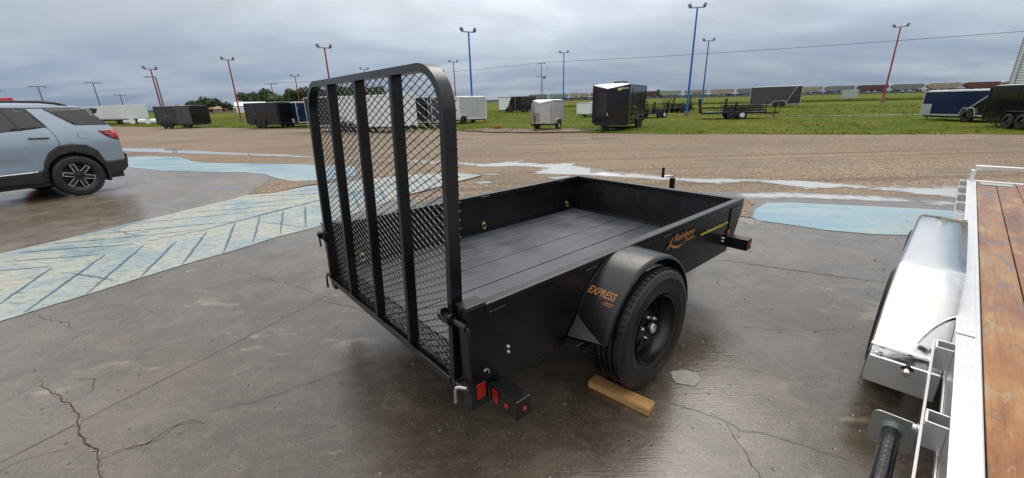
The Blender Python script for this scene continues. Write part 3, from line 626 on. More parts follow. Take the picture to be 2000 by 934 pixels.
# ---- tie down rings on the left wall
for u in (.141, 1.21, 2.279):
    d = MB().box(u - .014, u + .014, 1.5985, 1.611, .462, .482).build('tie_ring_bracket', YZINC, tr, .002)
    MB().tube([(u + .018 * math.cos(t * math.pi / 7), 1.594, .448 + .024 * math.sin(t * math.pi / 7)) for t in range(14)], .0045, 6, closed=True).build('tie_ring', YZINC, d, smooth=True)
for u in (1.22, 2.16): MB().box(u - .04, u + .04, WD - .0525, WD - .0505, .706, .712).build('rail_slot', ZINC, tr)
# ---- wheels, fenders
UC, ZCW, RT = .895, .345, .316
def tyre_profile(rt, rim, w):
    d_ = rt - rim
    sw_ = [(rim, .40), (rim + .10 * d_, .455), (rim + .14 * d_, .47), (rim + .17 * d_, .462), (rim + .30 * d_, .488), (rim + .33 * d_, .497), (rim + .36 * d_, .49), (rim + .55 * d_, .50), (rim + .66 * d_, .492), (rim + .69 * d_, .498), (rim + .72 * d_, .484), (rt - .022, .465), (rt - .008, .42), (rt - .001, .37)]
    p = [(a, -w * b) for a, b in sw_]
    for a in (-.24, -.08, .08, .24): p += [(rt, w * (a - .034)), (rt - .012, w * (a - .028)), (rt - .012, w * (a + .028)), (rt, w * (a + .034))]
    return p + [(a, w * b) for a, b in sw_[::-1]]
def wheel(parent, c, sg, rt=RT, rim=.182, w=.195):
    """sg: +1 when the outer face looks towards +y"""
    wh = MB().lathe([(rim + .002, -.09), (rim - .006, -.085), (rim - .012, -.05), (rim - .03, -.02), (rim - .03, .03 * 1), (rim - .012, .055), (rim - .006, .085), (rim + .004, .092)], c, 'y', 48).build('wheel', RIMB, parent, smooth=True)
    ty = MB().lathe(tyre_profile(rt, rim, w), c, 'y', 72)
    for k in range(60):           # shoulder sipes
        for q in (-1, 1):
            t = 2 * math.pi * (k + (.5 if q > 0 else 0)) / 60
            m0 = Matrix.Translation(Vector(c)) @ Matrix.Rotation(-t, 4, 'Y')
            st = len(ty.v); ty.box(rt - .016, rt + .004, min(q * w * .29, q * w * .41), max(q * w * .29, q * w * .41), -.0105, .0105); ty.xf(m0, st)
    ty.build('tyre', TYRE, wh, smooth=True)
    f = MB(); y0 = .018 * sg
    f.lathe([(.0, y0 + .014 * sg), (.062, y0 + .014 * sg), (.078, y0 + .004 * sg), (.078, y0 - .006 * sg), (.0, y0 - .006 * sg)], c, 'y', 40)
    f.lathe([(rim - .050, y0 - .012 * sg), (rim - .028, y0 - .014 * sg), (rim - .028, y0 - .02 * sg), (rim - .050, y0 - .02 * sg)], c, 'y', 40, True)
    for k in range(10):
        t = 2 * math.pi * (k + .5) / 10; a, b = (.072, y0), (rim - .045, y0 - .016 * sg)
        f.bar((c[0] + a[0] * math.cos(t), c[1] + a[1], c[2] + a[0] * math.sin(t)), (c[0] + b[0] * math.cos(t), c[1] + b[1], c[2] + b[0] * math.sin(t)), .036, .006, (0, 1, 0))
    f.lathe([(.0, -.05 * sg), (rim - .03, -.05 * sg)], c, 'y', 30)
    f.build('wheel_disc', RIMB, wh, smooth=True)
    h = MB().lathe([(.034, y0), (.034, y0 + .03 * sg), (.030, y0 + .046 * sg), (.026, y0 + .05 * sg)], c, 'y', 24).build('hub', BLK, wh, smooth=True)
    MB().lathe([(.0265, y0 + .0505 * sg), (.024, y0 + .056 * sg), (.017, y0 + .056 * sg), (.016, y0 + .047 * sg), (.0, y0 + .047 * sg)], c, 'y', 24).build('hub_cap', ZINC, wh, smooth=True)
    for k in range(5):
        t = 2 * math.pi * k / 5 + .5; q = (c[0] + .057 * math.cos(t), c[1] + y0 + .012 * sg, c[2] + .057 * math.sin(t))
        MB().lathe([(.0105, 0), (.0105, .014 * sg), (.0065, .02 * sg), (.005, .028 * sg), (0, .029 * sg)], q, 'y', 6).build('lug_nut', ZINC, wh)
    return wh
RF = .385
for s in (0, 1):
    sg = -1 if s == 0 else 1; base = 0 if s == 0 else WD
    wheel(tr, (UC, base + sg * .136, ZCW), sg)
    prof = [(RF, .003), (RF, .172), (RF - .003, .184), (RF - .010, .192), (RF - .020, .195), (RF - .020, .191), (RF - .012, .188), (RF - .007, .181), (RF - .005, .170), (RF - .005, .003)]
    fe = MB().lathe([(a, sg * b) for a, b in prof], (UC + .005, base, ZCW - .005), 'y', 40, True, R(4), R(171)).build('fender', BLK, tr, smooth=True)
    q = [(.47, base + sg * .004, .395), (.545, base + sg * .004, .485), (.523, base + sg * .175, .398), (.535, base + sg * .004, .395)]
    MB().add(q + [(a + .006, b, c_ - .006) for a, b, c_ in q], [(0, 1, 2), (4, 6, 5), (0, 2, 6, 4), (0, 1, 5, 4), (1, 2, 6, 5)]).build('fender_gusset', BLK, fe)
    MB().box(.44, .66, min(base + sg * .004, base + sg * .09), max(base + sg * .004, base + sg * .09), .352, .389).build('spring_hanger', BLK, tr, .004)
    if s == 0:
        def EX(x, y, d, phi0=140): 
            f = R(phi0) - y / RF; return Vector((UC + .005 + (RF + .0015) * math.cos(f), -.012 - x, ZCW - .005 + (RF + .0015) * math.sin(f)))
        text_mesh('EXPRESS', .155, .038, lambda x, y, d: EX(x, y, d, 141), 'express_lettering', ORANGE, fe, .25, .018)
        text_mesh('Rainbow', .052, .012, lambda x, y, d: EX(x + .105, y, d, 144.2), 'maker_lettering', ORANGE, fe, .3, .01)
        text_mesh('by', .012, .008, lambda x, y, d: EX(x + .075, y, d, 143.2), 'maker_lettering', ORANGE, fe, .2, .01)
        sw = MB(); k = 12
        pts = [EX(.09 + .07 * i / k, -.002 - .006 * math.sin(i / k * math.pi), 0, 144.2) for i in range(k + 1)] + [EX(.16 - .07 * i / k, -.002 - .0025 * math.sin((1 - i / k) * math.pi), 0, 144.2) for i in range(k + 1)]
        sw.add(pts, [(i, i + 1, 2 * k - i, 2 * k + 1 - i) for i in range(k)]).build('maker_swoosh', ORANGE, fe)
        lb = MB(); a0, a1, k = R(60), R(98), 10    # paper label left on the tread
        vs = []
        for i in range(k + 1):
            t = a0 + (a1 - a0) * i / k
            for l in (-.135, -.172): vs.append((UC + (RT + .004) * math.cos(t), l, ZCW + (RT + .004) * math.sin(t)))
        lb.add(vs, [(2 * i, 2 * i + 1, 2 * i + 3, 2 * i + 2) for i in range(k)]).build('tread_label', simple('paper_label', (.38, .43, .50), .4, var=.6, vs=40), tr)
for s in (0, 1):     # weld beads where the fenders meet the side sheets, and beads under the rail
    y_ = -.001 if s == 0 else WD + .001
    MB().tube([(UC + .005 + (RF - .001) * math.cos(R(a)) , y_ + random.uniform(-.0006, .0006), ZCW - .005 + (RF - .001) * math.sin(R(a))) for a in range(22, 172, 3)], .0042, 6).build('weld_bead', BLK, tr, smooth=True)
    for u in (.02, .6, 1.3, 1.9): MB().tube([(u + .012 * k, (.0025 if s == 0 else WD - .0025) + random.uniform(-.0008, .0008), .6865) for k in range(8)], .0045, 6).build('weld_bead', BLK, tr, smooth=True)
MB().tube([(UC, .03, ZCW), (UC, WD - .03, ZCW)], .028, 10).build('axle', BLK, tr, smooth=True)
# ---- lettering on the side sheet
SIDE = lambda u, z: (lambda x, y, d: Vector((u + x, -.0005 + .0005, z + y)))
def sidefn(u, z, off=.0): return lambda x, y, d: Vector((u + x, -.0042 - off, z + y))
text_mesh('Rainbow', .255, .046, sidefn(1.43, .628, .0), 'maker_lettering', ORANGE, tr, .2, .012)
text_mesh('Trailers', .125, .024, sidefn(1.565, .598), 'maker_lettering', ORANGE, tr, .2, .012)
text_mesh('www.fasttoysforboys.com', .425, .030, sidefn(1.772, .578), 'web_lettering', YELLOW, tr, 0, .02)
k = 16; sw = MB()
pts = [(1.36 + .20 * i / k, -.0042, .625 - .045 * math.sin(i / k * 2.6)) for i in range(k + 1)]; pts2 = [(1.36 + .20 * i / k + .012, -.0042, .632 - .034 * math.sin(i / k * 2.6) - .008 * (i / k)) for i in range(k + 1)]
sw.add(pts + pts2, [(i, i + 1, k + 2 + i, k + 1 + i) for i in range(k)]).build('maker_swoosh', ORANGE, tr)
sw = MB(); sw.add([(1.345, -.0042, .603), (1.36, -.0042, .60), (1.42, -.0042, .665), (1.40, -.0042, .66)], [(0, 1, 2, 3)]).build('maker_swoosh', ORANGE, tr)
# ---- tongue and jack
tg = MB(); tg.bar((2.0, .25, .335), (3.25, WD / 2 - .03, .335), .05, .09); tg.bar((2.0, WD - .25, .335), (3.25, WD / 2 + .03, .335), .05, .09); tg.build('tongue', BLK, tr, .004)
MB().box(3.2, 3.52, WD / 2 - .05, WD / 2 + .05, .30, .385).build('coupler', BLK, tr, .015)
jx, jl = 2.86, .79
jk = MB().tube([(jx, jl, .06), (jx, jl, .735)], .026, 14).build('jack', BLK, tr, smooth=True)
MB().lathe([(0, .0), (.09, 0), (.09, .012), (0, .03)], (jx, jl, .045), 'z', 16).build('jack_foot', ZINC, jk)
MB().tube([(jx, jl, .735), (jx, jl, .752), (jx - .02, jl + .005, .757), (jx - .075, jl + .06, .748)], .0075, 8).build('crank_arm', ZINC, jk, smooth=True)
MB().tube([(jx - .075, jl + .06, .742), (jx - .075, jl + .06, .835)], .013, 10).build('crank_grip', BLK, jk, smooth=True)
# ---- the timber under the tyre
wb = MB().box(-.168, .168, -.038, .038, 0.001, .038).build('wood_block', m_wood('raw_pine', (.42, .22, .075), (.50, .28, .10), (.56, .34, .14), .5), None, .003)
wb.location = (.533, 1.737, 0); wb.rotation_euler = (0, 0, R(-42.7)); tag(wb, 'short yellow pine board lying under the black trailer tyre', 'board')

# ------------------------------------------------------------------ the aluminium deck trailer on the right
def m_alu(name, c=(.80, .81, .82), rough=.36, brushed=True):
    t = NT(name); n = t.noise(4, 5); s_ = t.noise(30, 4, .6, src=t.mp((.5, 14, 14)))
    return t.set(t.mix(t.rng(n, .3, .7), tuple(q * .9 for q in c), c), t.rng(s_, .3, .7, rough - .1, rough + .1), 1., t.bump(s_, .05, .002))
ALU = m_alu('mill_aluminium'); ALUP = m_alu('polished_aluminium', (.88, .87, .85), .115)
GALV = m_alu('galvanised_steel', (.50, .54, .50), .4)
def m_oiled():
    t = NT('wet_oiled_deck'); g = t.noise(6, 6, .65, src=t.mp((.3, 6, 6)), dist=1.2); b = t.noise(1.6, 6, .65, src=t.mp((.9, 3.2, 1)), dist=.6); pz = t.noise(2.3, 6, .7, src=t.mp((.8, 2.2, 1), (0, 0, 0), (5, 2, 1)), dist=.8); ln = t.noise(26, 3, .6, src=t.mp((.10, 5, 5)))
    oi = t.n.new('ShaderNodeObjectInfo'); b = t.math('ADD', b, t.rng(oi.outputs['Random'], 0, 1, -.07, .07))
    c = t.ramp(b, [(.30, (.085, .024, .008)), (.42, (.18, .058, .014)), (.52, (.28, .105, .024)), (.62, (.33, .16, .042)), (.72, (.40, .26, .10))])
    c = t.mix(t.rng(pz, .53, .62, 0, .85, True), c, (.31, .235, .135)); c = t.mix(t.rng(pz, .37, .47, .85, 0, True), c, (.125, .085, .072))
    c = t.mix(t.rng(g, .48, .74, 0, .6), c, (.075, .025, .010)); c = t.mix(t.rng(ln, .5, .75, 0, .4), c, (.11, .04, .014))
    kn = t.rng(t.voro(3.2, src=t.mp((.7, 2.6, 1))), .02, .07, 1, 0); c = t.mix(kn, c, (.03, .012, .006))
    return t.set(c, t.rng(pz, .35, .65, .18, .5), 0., t.bump(t.math('ADD', g, t.math('MULTIPLY', ln, .4)), .2, .003))
DWOOD = m_oiled() if True else m_wood('wet_oiled_deck', (.15, .048, .013), (.27, .105, .026), (.36, .20, .065), .20, .7)
al = thing('deck_trailer', 'aluminium trailer with wet orange brown plank deck, parked beside the black trailer', 'trailer', (1.102, .80, 0), R(42.89))
AX0, AX1, ADW = -.75, 5.55, 1.95
MB().box(AX0, AX1, -.070, 0, .37, .5).build('side_rail', ALU, al, .004)
MB().box(AX0, AX1, -ADW, -ADW + .07, .37, .5).build('side_rail', ALU, al, .004)
MB().box(AX1 - .06, AX1 - .001, -ADW + .0705, -.0705, .40, .499).build('end_rail', ALU, al, .004)
fr = MB(); fr.bar((AX1 - .03, -.03, .64), (AX1 - .03, -ADW + .03, .64), .05, .05)
for y in (-.03, -ADW + .03): fr.bar((AX1 - .03, y, .5005), (AX1 - .03, y, .6145), .045, .045)
fr.build('front_bar', ALU, al, .006)
y = -.0735; i = 0
while y - .14 > -ADW + .07:
    MB().box(AX0, AX1 - .064, y - .1385, y - .0015, .462, .493 + random.uniform(-.002, .002)).build('deck_plank', DWOOD, al, .004); y -= .141; i += 1
MB().box(AX1 - .30, AX1 - .16, -.33, -.10, .4955, .4995).build('tie_plate', GALV, al, .002)
MB().box(.48, 2.0, .003, .0032, .40, .45)
MB().box(AX0, AX1, .001, .006, .372, .395).build('lower_flange', ALU, al, .001)
# stake pockets and rub rail
def pocket(x):
    m = MB(); w, d, th = .075, .052, .006
    m.box(x, x + th, .0005, d, .405, .497); m.box(x + w - th, x + w, .0005, d, .405, .497); m.box(x + th, x + w - th, d - th, d, .405, .497)
    return m.build('stake_pocket', ALU, al, .0015)
for x in (-.36, .24, .80, 3.55, 4.02, 4.49, 4.96, 5.43): pocket(x)
MB().box(-.6, .90, .0525, .0600, .425, .485).build('rub_rail', ALUP, al, .0015)
MB().box(3.50, 5.52, .0525, .0600, .425, .485).build('rub_rail', ALUP, al, .0015)
MB().lathe([(0, .01), (.012, .01), (.012, 0)], (.27, .061, .44), 'y', 12).build('bolt', ZINC, al)
# tandem fender: flat top, raked ends
FP = [(3.42, .22), (3.33, .40), (3.10, .53), (2.75, .605), (2.3, .622), (1.55, .622), (1.40, .605), (1.27, .562), (1.13, .49), (1.03, .415), (.965, .352), (.962, .345), (.90, .205)]
def smooth_path(P, k=4):
    out = []
    for i in range(len(P) - 1):
        p0, p1, p2, p3 = [Vector(P[max(0, min(len(P) - 1, i + q))]) for q in (-1, 0, 1, 2)]
        for j in range(k):
            t = j / k; out.append(.5 * ((2 * p1) + (-p0 + p2) * t + (2 * p0 - 5 * p1 + 4 * p2 - p3) * t * t + (-p0 + 3 * p1 - 3 * p2 + p3) * t ** 3))
    return out + [Vector(P[-1])]
fp = smooth_path(FP[:11], 4) + [Vector(q) for q in FP[11:]]
n = len(fp); vs = []
cs = [(.002, 0), (.222, 0), (.235, -.006), (.242, -.016), (.2425, -.03)]
for q in fp:
    for y_, dz in cs: vs.append((q.x, y_, max(.19, q.y + dz)))
k = len(cs); fs = [(i * k + j, i * k + j + 1, (i + 1) * k + j + 1, (i + 1) * k + j) for i in range(n - 1) for j in range(k - 1)]
fo = MB().add(vs, fs).build('fender', ALUP, al, smooth=True)
sm = fo.modifiers.new('thick', 'SOLIDIFY'); sm.thickness = .004; sm.offset = -1
MB().box(.945, .975, .003, .240, .352, .366).build('fender_lip', ALUP, fo, .003)
MB().box(.885, .900, .003, .232, .205, .335).build('fender_skirt', ALU, fo, .003)
MB().lathe([(0, -.012), (.012, -.010), (.016, 0)], (.905, .20, .325), 'x', 14).build('marker_lamp', simple('dark_red_lens', (.12, .01, .01), .2), fo, smooth=True)
MB().tube([(.898, .105, .315), (.845, .105, .312)], .014, 14).build('chrome_bolt', ALUP, fo, smooth=True)
MB().tube([(.90, .105, .315), (.885, .105, .3145)], .022, 14).build('bolt_collar', BLK, fo)
MB().tube([(.985, .003, .435), (.985, .034, .435)], .013, 10).build('valve_tee', RIMB, fo, smooth=True)
MB().box(.98, 2.05, -.055, .004, .501, .507).build('step_plate', ALU, al, .002)
for xw in (1.46, 2.42): wheel(al, (xw, .165, .290), 1, .286, .175, .19)
for xw in (1.46, 2.42): wheel(al, (xw, -ADW - .165, .290), -1, .286, .175, .19)
jp = MB()
rr, hw = .022, .062; pl = []
for (sx, sz, t0) in ((1, 1, 0), (-1, 1, 90), (-1, -1, 180), (1, -1, 270)):
    for q in range(5):
        t = R(t0 + q * 22.5); pl.append((.105 + sx * (hw - rr) + rr * math.cos(t), .275 + sz * (hw * 1.1 - rr) + rr * math.sin(t)))
jf = MB().prism(pl, .452, .458, 'x').build('jack_foot', GALV, al)
MB().lathe([(.034, .451), (.034, .437), (.027, .437), (.027, .451)], (0, .105, .275), 'x', 24, True).build('jack_collar', GALV, jf, smooth=True)
MB().tube([(.45, .105, .275), (-.35, .105, .275)], .0262, 20).build('jack_tube', simple('wet_black_steel', (.012, .013, .016), .16, var=.3, vs=18, bump=.5, bs=40), al, smooth=True)
MB().box(-.30, -.22, .0005, .10, .25, .40).build('jack_mount', ALU, al, .003)
kf = MB(); 
for yy in (-.3, -1.6): kf.box(AX0, AX1, yy - .03, yy + .03, .36, .46)
kf.build('deck_beam', ALU, al)

# ------------------------------------------------------------------ the grey blue sport utility vehicle
suv = thing('parked_car', 'silver blue sport utility vehicle with black wheel arches, cut off by the left edge', 'car', (-8.859, 8.082, 0), R(245))
def m_car():
    t = NT('silver_blue_car_paint'); n = t.noise(900, 1); g = t.noise(2, 3)
    t.set(t.mix(t.rng(g, .3, .7), (.26, .32, .385), (.285, .345, .41)), t.rng(n, .3, .7, .24, .36), .45, None)
    t.b.inputs['Coat Weight'].default_value = .9; t.b.inputs['Coat Roughness'].default_value = .04; return t.m
CARP = m_car(); CLAD = simple('black_plastic_cladding', (.017, .017, .018), .5, var=.2, vs=30, bump=.2, bs=300)
GLASS = simple('dark_tinted_glass', (.012, .014, .016), .05, var=.1, rvar=.02, coat=.5); CHROME = m_alu('chrome_trim', (.8, .8, .8), .12)
def SW(x, z):
    if z < .5: w = .905 + (z - .3) * .1
    elif z < .98: w = .925 + .008 * math.sin((z - .5) / .48 * math.pi) - .016 * math.exp(-((z - .66) / .07) ** 2) * (1 if .55 < x < 2.1 else .0)
    elif z < 1.22: w = .925 - (z - .98) * .18 - .02 * ((z - .98) / .24) ** 2
    else: w = .862 - (z - 1.22) * .40 - .10 * max(0, (z - 1.45)) 
    if x < -.25: w -= .13 * ((-.25 - x) / .6) ** 2.2
    if x > 2.9: w -= .22 * ((x - 2.9) / .75) ** 2
    return max(.3, w)
def side_piece(name, poly, off, m, parent, sides=(1, -1), grid=.06, thick=0.):
    for sg in sides:
        bm = bmesh.new(); bm.faces.new([bm.verts.new((x, 0, z)) for x, z in poly]); bmesh.ops.triangulate(bm, faces=bm.faces[:])
        x0, x1 = min(q[0] for q in poly), max(q[0] for q in poly); z0, z1 = min(q[1] for q in poly), max(q[1] for q in poly)
        q = math.ceil(x0 / grid) * grid
        while q < x1: bmesh.ops.bisect_plane(bm, geom=bm.verts[:] + bm.edges[:] + bm.faces[:], plane_co=(q, 0, 0), plane_no=(1, 0, 0)); q += grid
        q = math.ceil(z0 / grid) * grid
        while q < z1: bmesh.ops.bisect_plane(bm, geom=bm.verts[:] + bm.edges[:] + bm.faces[:], plane_co=(0, 0, q), plane_no=(0, 0, 1)); q += grid
        for v in bm.verts: v.co.y = sg * (SW(v.co.x, v.co.z) + off)
        bmesh.ops.remove_doubles(bm, verts=bm.verts[:], dist=.0005); bmesh.ops.recalc_face_normals(bm, faces=bm.faces[:])
        bm.normal_update(); s_ = sum(f.normal.y for f in bm.faces)
        if s_ * sg < 0: bmesh.ops.reverse_faces(bm, faces=bm.faces[:])
        me = bpy.data.meshes.new(name); bm.to_mesh(me); bm.free()
        o = link(name, me, m, parent, smooth=True)
        if thick: md = o.modifiers.new('thick', 'SOLIDIFY'); md.thickness = thick; md.offset = -1
    return o
ARR = [(.44, .52), (.39, .67), (.30, .82), (.15, .92), (-.04, .945), (-.25, .90), (-.37, .79), (-.43, .60)]
def arc(cx, cz, rr, a0, a1, k=12): return [(cx + rr * math.cos(R(a0 + (a1 - a0) * i / k)), cz + rr * math.sin(R(a0 + (a1 - a0) * i / k))) for i in range(k + 1)]
FAR = [(2.73 + x, z) for x, z in ARR]
REAR = [(-.80, .60), (-.785, .83), (-.79, .93), (-.795, 1.10), (-.75, 1.19), (-.71, 1.235), (-.56, 1.43), (-.54, 1.555), (-.36, 1.59)]
TOP = [(.15, 1.625), (.7, 1.635), (1.2, 1.61), (1.55, 1.54), (1.9, 1.38), (2.3, 1.14), (2.6, 1.08), (3.2, 1.0), (3.5, .90), (3.62, .78), (3.64, .6)]
side_piece('body_side', REAR + TOP + [(3.2, .58)] + FAR[::1][:0] + [(2.73 + .44, .60)] + [(2.73 + .37, .79), (2.73 + .25, .90), (2.73 + .04, .945), (2.73 - .15, .92), (2.73 - .30, .82), (2.73 - .39, .67), (2.73 - .44, .52)] + ARR + [(-.45, .58), (-.59, .575)], 0, CARP, suv)
side_piece('arch_cladding', ARR + [(-.42, .40)] + arc(0, .37, .415, 170, 8, 14) + [(.42, .31), (.46, .31)], .012, CLAD, suv, thick=.02)
side_piece('arch_cladding', [(2.73 - x, z) for x, z in ARR] + [(2.73 + .42, .40)] + arc(2.73, .37, .415, 10, 172, 14) + [(2.73 - .42, .31), (2.73 - .46, .31)], .012, CLAD, suv, thick=.02)
side_piece('sill_cladding', [(.462, .31), (2.27, .31), (2.27, .515), (.445, .515)], .010, CLAD, suv, thick=.02)
side_piece('sill_trim', [(.50, .500), (2.2, .495), (2.2, .512), (.50, .516)], .014, CHROME, suv, (1, -1), thick=.004)
side_piece('rear_bumper', [(-.432, .59), (-.45, .575), (-.59, .57), (-.80, .605), (-.835, .58), (-.80, .42), (-.71, .35), (-.50, .31), (-.44, .27), (-.415, .40)], .014, CLAD, suv, thick=.02)
side_piece('front_bumper', [(3.65, .6), (3.2, .575), (3.16, .40), (3.2, .28), (3.55, .3), (3.66, .42)], .010, CLAD, suv, thick=.02)
side_piece('door_glass', [(.19, 1.245), (.43, 1.215), (.95, 1.175), (1.0, 1.56), (.6, 1.57), (.33, 1.555)], .004, GLASS, suv, thick=.003)
side_piece('front_door_glass', [(1.05, 1.17), (1.95, 1.13), (1.55, 1.44), (1.25, 1.545), (1.04, 1.56)], .004, GLASS, suv, thick=.003)
side_piece('quarter_glass', [(.10, 1.56), (-.50, 1.55), (-.525, 1.44), (-.69, 1.245), (-.20, 1.258), (-.12, 1.335), (.03, 1.475), (.10, 1.535)], .005, GLASS, suv, thick=.003)
side_piece('window_surround', [(1.95, 1.575), (-.42, 1.568), (-.42, 1.552), (.6, 1.572), (1.2, 1.548)][1:4] + [(1.2, 1.556), (.6, 1.583)], .006, CLAD, suv)
side_piece('pillar_trim', [(.17, 1.245), (.20, 1.24), (.365, 1.555), (.315, 1.557)], .0075, CLAD, suv)
side_piece('pillar_trim', [(.50, 1.205), (.53, 1.20), (.63, 1.565), (.60, 1.565)], .0075, CLAD, suv)
side_piece('tail_light', [(-.49, 1.145), (-.62, 1.155), (-.775, 1.152), (-.80, 1.08), (-.79, .945), (-.70, .975), (-.58, 1.04)], .008, simple('red_lamp_lens', (.20, .008, .010), .1, coat=.8, rvar=.03), suv, thick=.006)
side_piece('lamp_insert', [(-.70, 1.13), (-.765, 1.135), (-.785, 1.05), (-.765, .99), (-.715, 1.06)], .011, simple('bright_red_lens', (.55, .03, .02), .15), suv, thick=.003)
for pts in ([(.19, 1.245), (.155, 1.19), (.13, 1.11), (.115, 1.0), (.125, .93)], [(1.02, 1.18), (1.02, .9), (1.0, .52)]):
    q = [(x + .004, z) for x, z in pts] + [(x - .004, z) for x, z in pts[::-1]]; side_piece('door_gap', q, .002, CLAD, suv)
fl = [(-.165, 1.06), (-.172, 1.10), (-.19, 1.12), (-.30, 1.118), (-.325, 1.09), (-.322, 1.03), (-.30, 1.01), (-.20, 1.015)]
q2 = [(-.245 + (x + .245) * .95, 1.065 + (z - 1.065) * .93) for x, z in fl]
side_piece('fuel_flap', fl, .002, CLAD, suv, (1,)); side_piece('fuel_flap', q2, .0045, CARP, suv, (1,))
for sg in (1, -1):
    for x0 in (.22, 1.16):
        h = MB().tube([(x0, sg * (SW(.3, 1.065) + .004), 1.062), (x0 + .03, sg * (SW(.3, 1.065) + .035), 1.066), (x0 + .12, sg * (SW(.3, 1.065) + .04), 1.07), (x0 + .22, sg * (SW(.3, 1.065) + .033), 1.072), (x0 + .25, sg * (SW(.3, 1.065) + .004), 1.07)], [.011, .013, .013, .013, .011], 8).build('door_handle', CLAD, suv, smooth=True)
        MB().bar((x0 + .04, sg * (SW(.3, 1.065) + .047), 1.074), (x0 + .21, sg * (SW(.3, 1.065) + .045), 1.08), .004, .012).build('handle_trim', CHROME, h)
    MB().tube([(1.5, sg * .66, 1.60), (1.35, sg * .655, 1.655), (.5, sg * .65, 1.68), (.1, sg * .645, 1.672), (-.12, sg * .63, 1.645), (-.28, sg * .62, 1.60)], [.012, .02, .02, .022, .024, .012], 8).build('roof_rail', CLAD, suv, smooth=True)
# roof, ends: skins stretched between the two sides
def skin(name, prof, m, crown=.05, off=0., inset=0., ny=11):
    vs = []; fs = []
    for x, z in prof:
        w = SW(x, z) - inset
        for j in range(ny):
            t = -1 + 2 * j / (ny - 1); vs.append((x - (.05 * t * t if False else 0) + off * 0, t * w, z + off + crown * (1 - t * t) * (1 if z > 1.0 else 0)))
    for i in range(len(prof) - 1):
        for j in range(ny - 1): a = i * ny + j; fs.append((a, a + 1, a + ny + 1, a + ny))
    return MB().add(vs, fs).build(name, m, suv, smooth=True)
skin('roof', [(-.54, 1.555), (-.36, 1.59), (-.1, 1.61), (.15, 1.625), (.7, 1.635), (1.2, 1.61), (1.5, 1.555)], CARP)
skin('windscreen', [(1.5, 1.555), (1.9, 1.38), (2.3, 1.14)], GLASS, .02)
skin('bonnet', [(2.3, 1.14), (2.6, 1.08), (3.2, 1.0), (3.5, .90), (3.62, .78), (3.64, .6)], CARP, .03)
skin('front_grille', [(3.64, .6), (3.66, .42), (3.55, .3)], CLAD, 0)
skin('tailgate_glass', [(-.54, 1.555), (-.56, 1.43), (-.71, 1.235)], GLASS, 0)
def tail(name, prof, m, bulge):
    vs = []; fs = []; ny = 11
    for x, z in prof:
        w = SW(x, z)
        for j in range(ny): t = -1 + 2 * j / (ny - 1); vs.append((x - bulge * (1 - t * t), t * w, z))
    for i in range(len(prof) - 1):
        for j in range(ny - 1): a = i * ny + j; fs.append((a, a + 1, a + ny + 1, a + ny))
    MB().add(vs, fs).build(name, m, suv, smooth=True)
tail('tailgate', [(-.71, 1.235), (-.75, 1.19), (-.795, 1.10), (-.79, .93), (-.785, .83), (-.80, .60)], CARP, .10)
tail('bumper_step', [(-.80, .70), (-.84, .66), (-.835, .58), (-.80, .42), (-.71, .35)], CLAD, .10)
MB().prism([(-.36, 1.60), (-.54, 1.57), (-.66, 1.545), (-.66, 1.53), (-.54, 1.53)], -.62, .62, 'y').build('spoiler', CLAD, suv, .006)
for sg in (1, -1): MB().prism([(-.535, 1.552), (-.655, 1.548), (-.62, 1.47), (-.54, 1.43)], sg * .66, sg * .715, 'y').build('spoiler_fin', GLASS, suv, .006)
MB().box(-.70, 3.4, -.82, .82, .24, .36).build('underbody', CLAD, suv)
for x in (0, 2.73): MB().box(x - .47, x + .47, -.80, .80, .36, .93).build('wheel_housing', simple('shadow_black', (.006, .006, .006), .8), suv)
def car_wheel(x, sg):
    c = (x, sg * .835, .362); rim = .232
    p = tyre_profile(.362, rim, .235)
    wh = MB().lathe([(rim, -.08), (rim - .01, -.07), (rim - .03, .0), (rim - .02, .07), (rim, .088), (rim + .004, .094)], c, 'y', 40).build('wheel', RIMB, suv, smooth=True)
    ty = MB().lathe(p, c, 'y', 56)
    for k in range(36):
        for q in (-1, 1):
            st = len(ty.v); ty.box(.345, .368, min(q * .065, q * .108), max(q * .065, q * .108), -.018, .018); ty.xf(Matrix.Translation(Vector(c)) @ Matrix.Rotation(2 * math.pi * k / 36, 4, 'Y'), st)
    ty.build('tyre', TYRE, wh, smooth=True)
    MB().lathe([(0, -.02 * sg), (rim - .02, -.02 * sg)], c, 'y', 32).build('brake_shadow', simple('brake_grey', (.05, .05, .05), .5, .5), wh)
    MB().lathe([(0, .075 * sg), (.05, .075 * sg), (.066, .068 * sg), (.066, .04 * sg)], c, 'y', 24).build('hub_centre', RIMB, wh, smooth=True)
    for k in range(6):
        mt = Matrix.Translation(Vector(c)) @ Matrix.Rotation(math.pi * (k + .5) / 3 + .25, 4, 'Y')
        s_ = MB(); s_.box(.05, rim - .004, min(.055 * sg, .078 * sg), max(.055 * sg, .078 * sg), -.036, .036); s_.xf(mt); sp = s_.build('spoke', RIMB, wh, .004)
        e_ = MB(); y0, y1 = sorted((.0785 * sg, .0815 * sg))
        e_.box(.078, rim - .006, y0, y1, .028, .0365); e_.box(.078, rim - .006, y0, y1, -.0365, -.028); e_.box(rim - .016, rim - .006, y0, y1, -.0275, .0275)
        e_.xf(mt); e_.build('spoke_edge', CHROME, wh)
for x in (0, 2.73):
    for sg in (1, -1): car_wheel(x, sg)
MB().prism([(-.42, .42), (-.47, .40), (-.45, .22), (-.42, .2)], .76, .93, 'y').build('mud_flap', CLAD, suv)
MB().prism([(-.42, .42), (-.47, .40), (-.45, .22), (-.42, .2)], -.93, -.76, 'y').build('mud_flap', CLAD, suv)

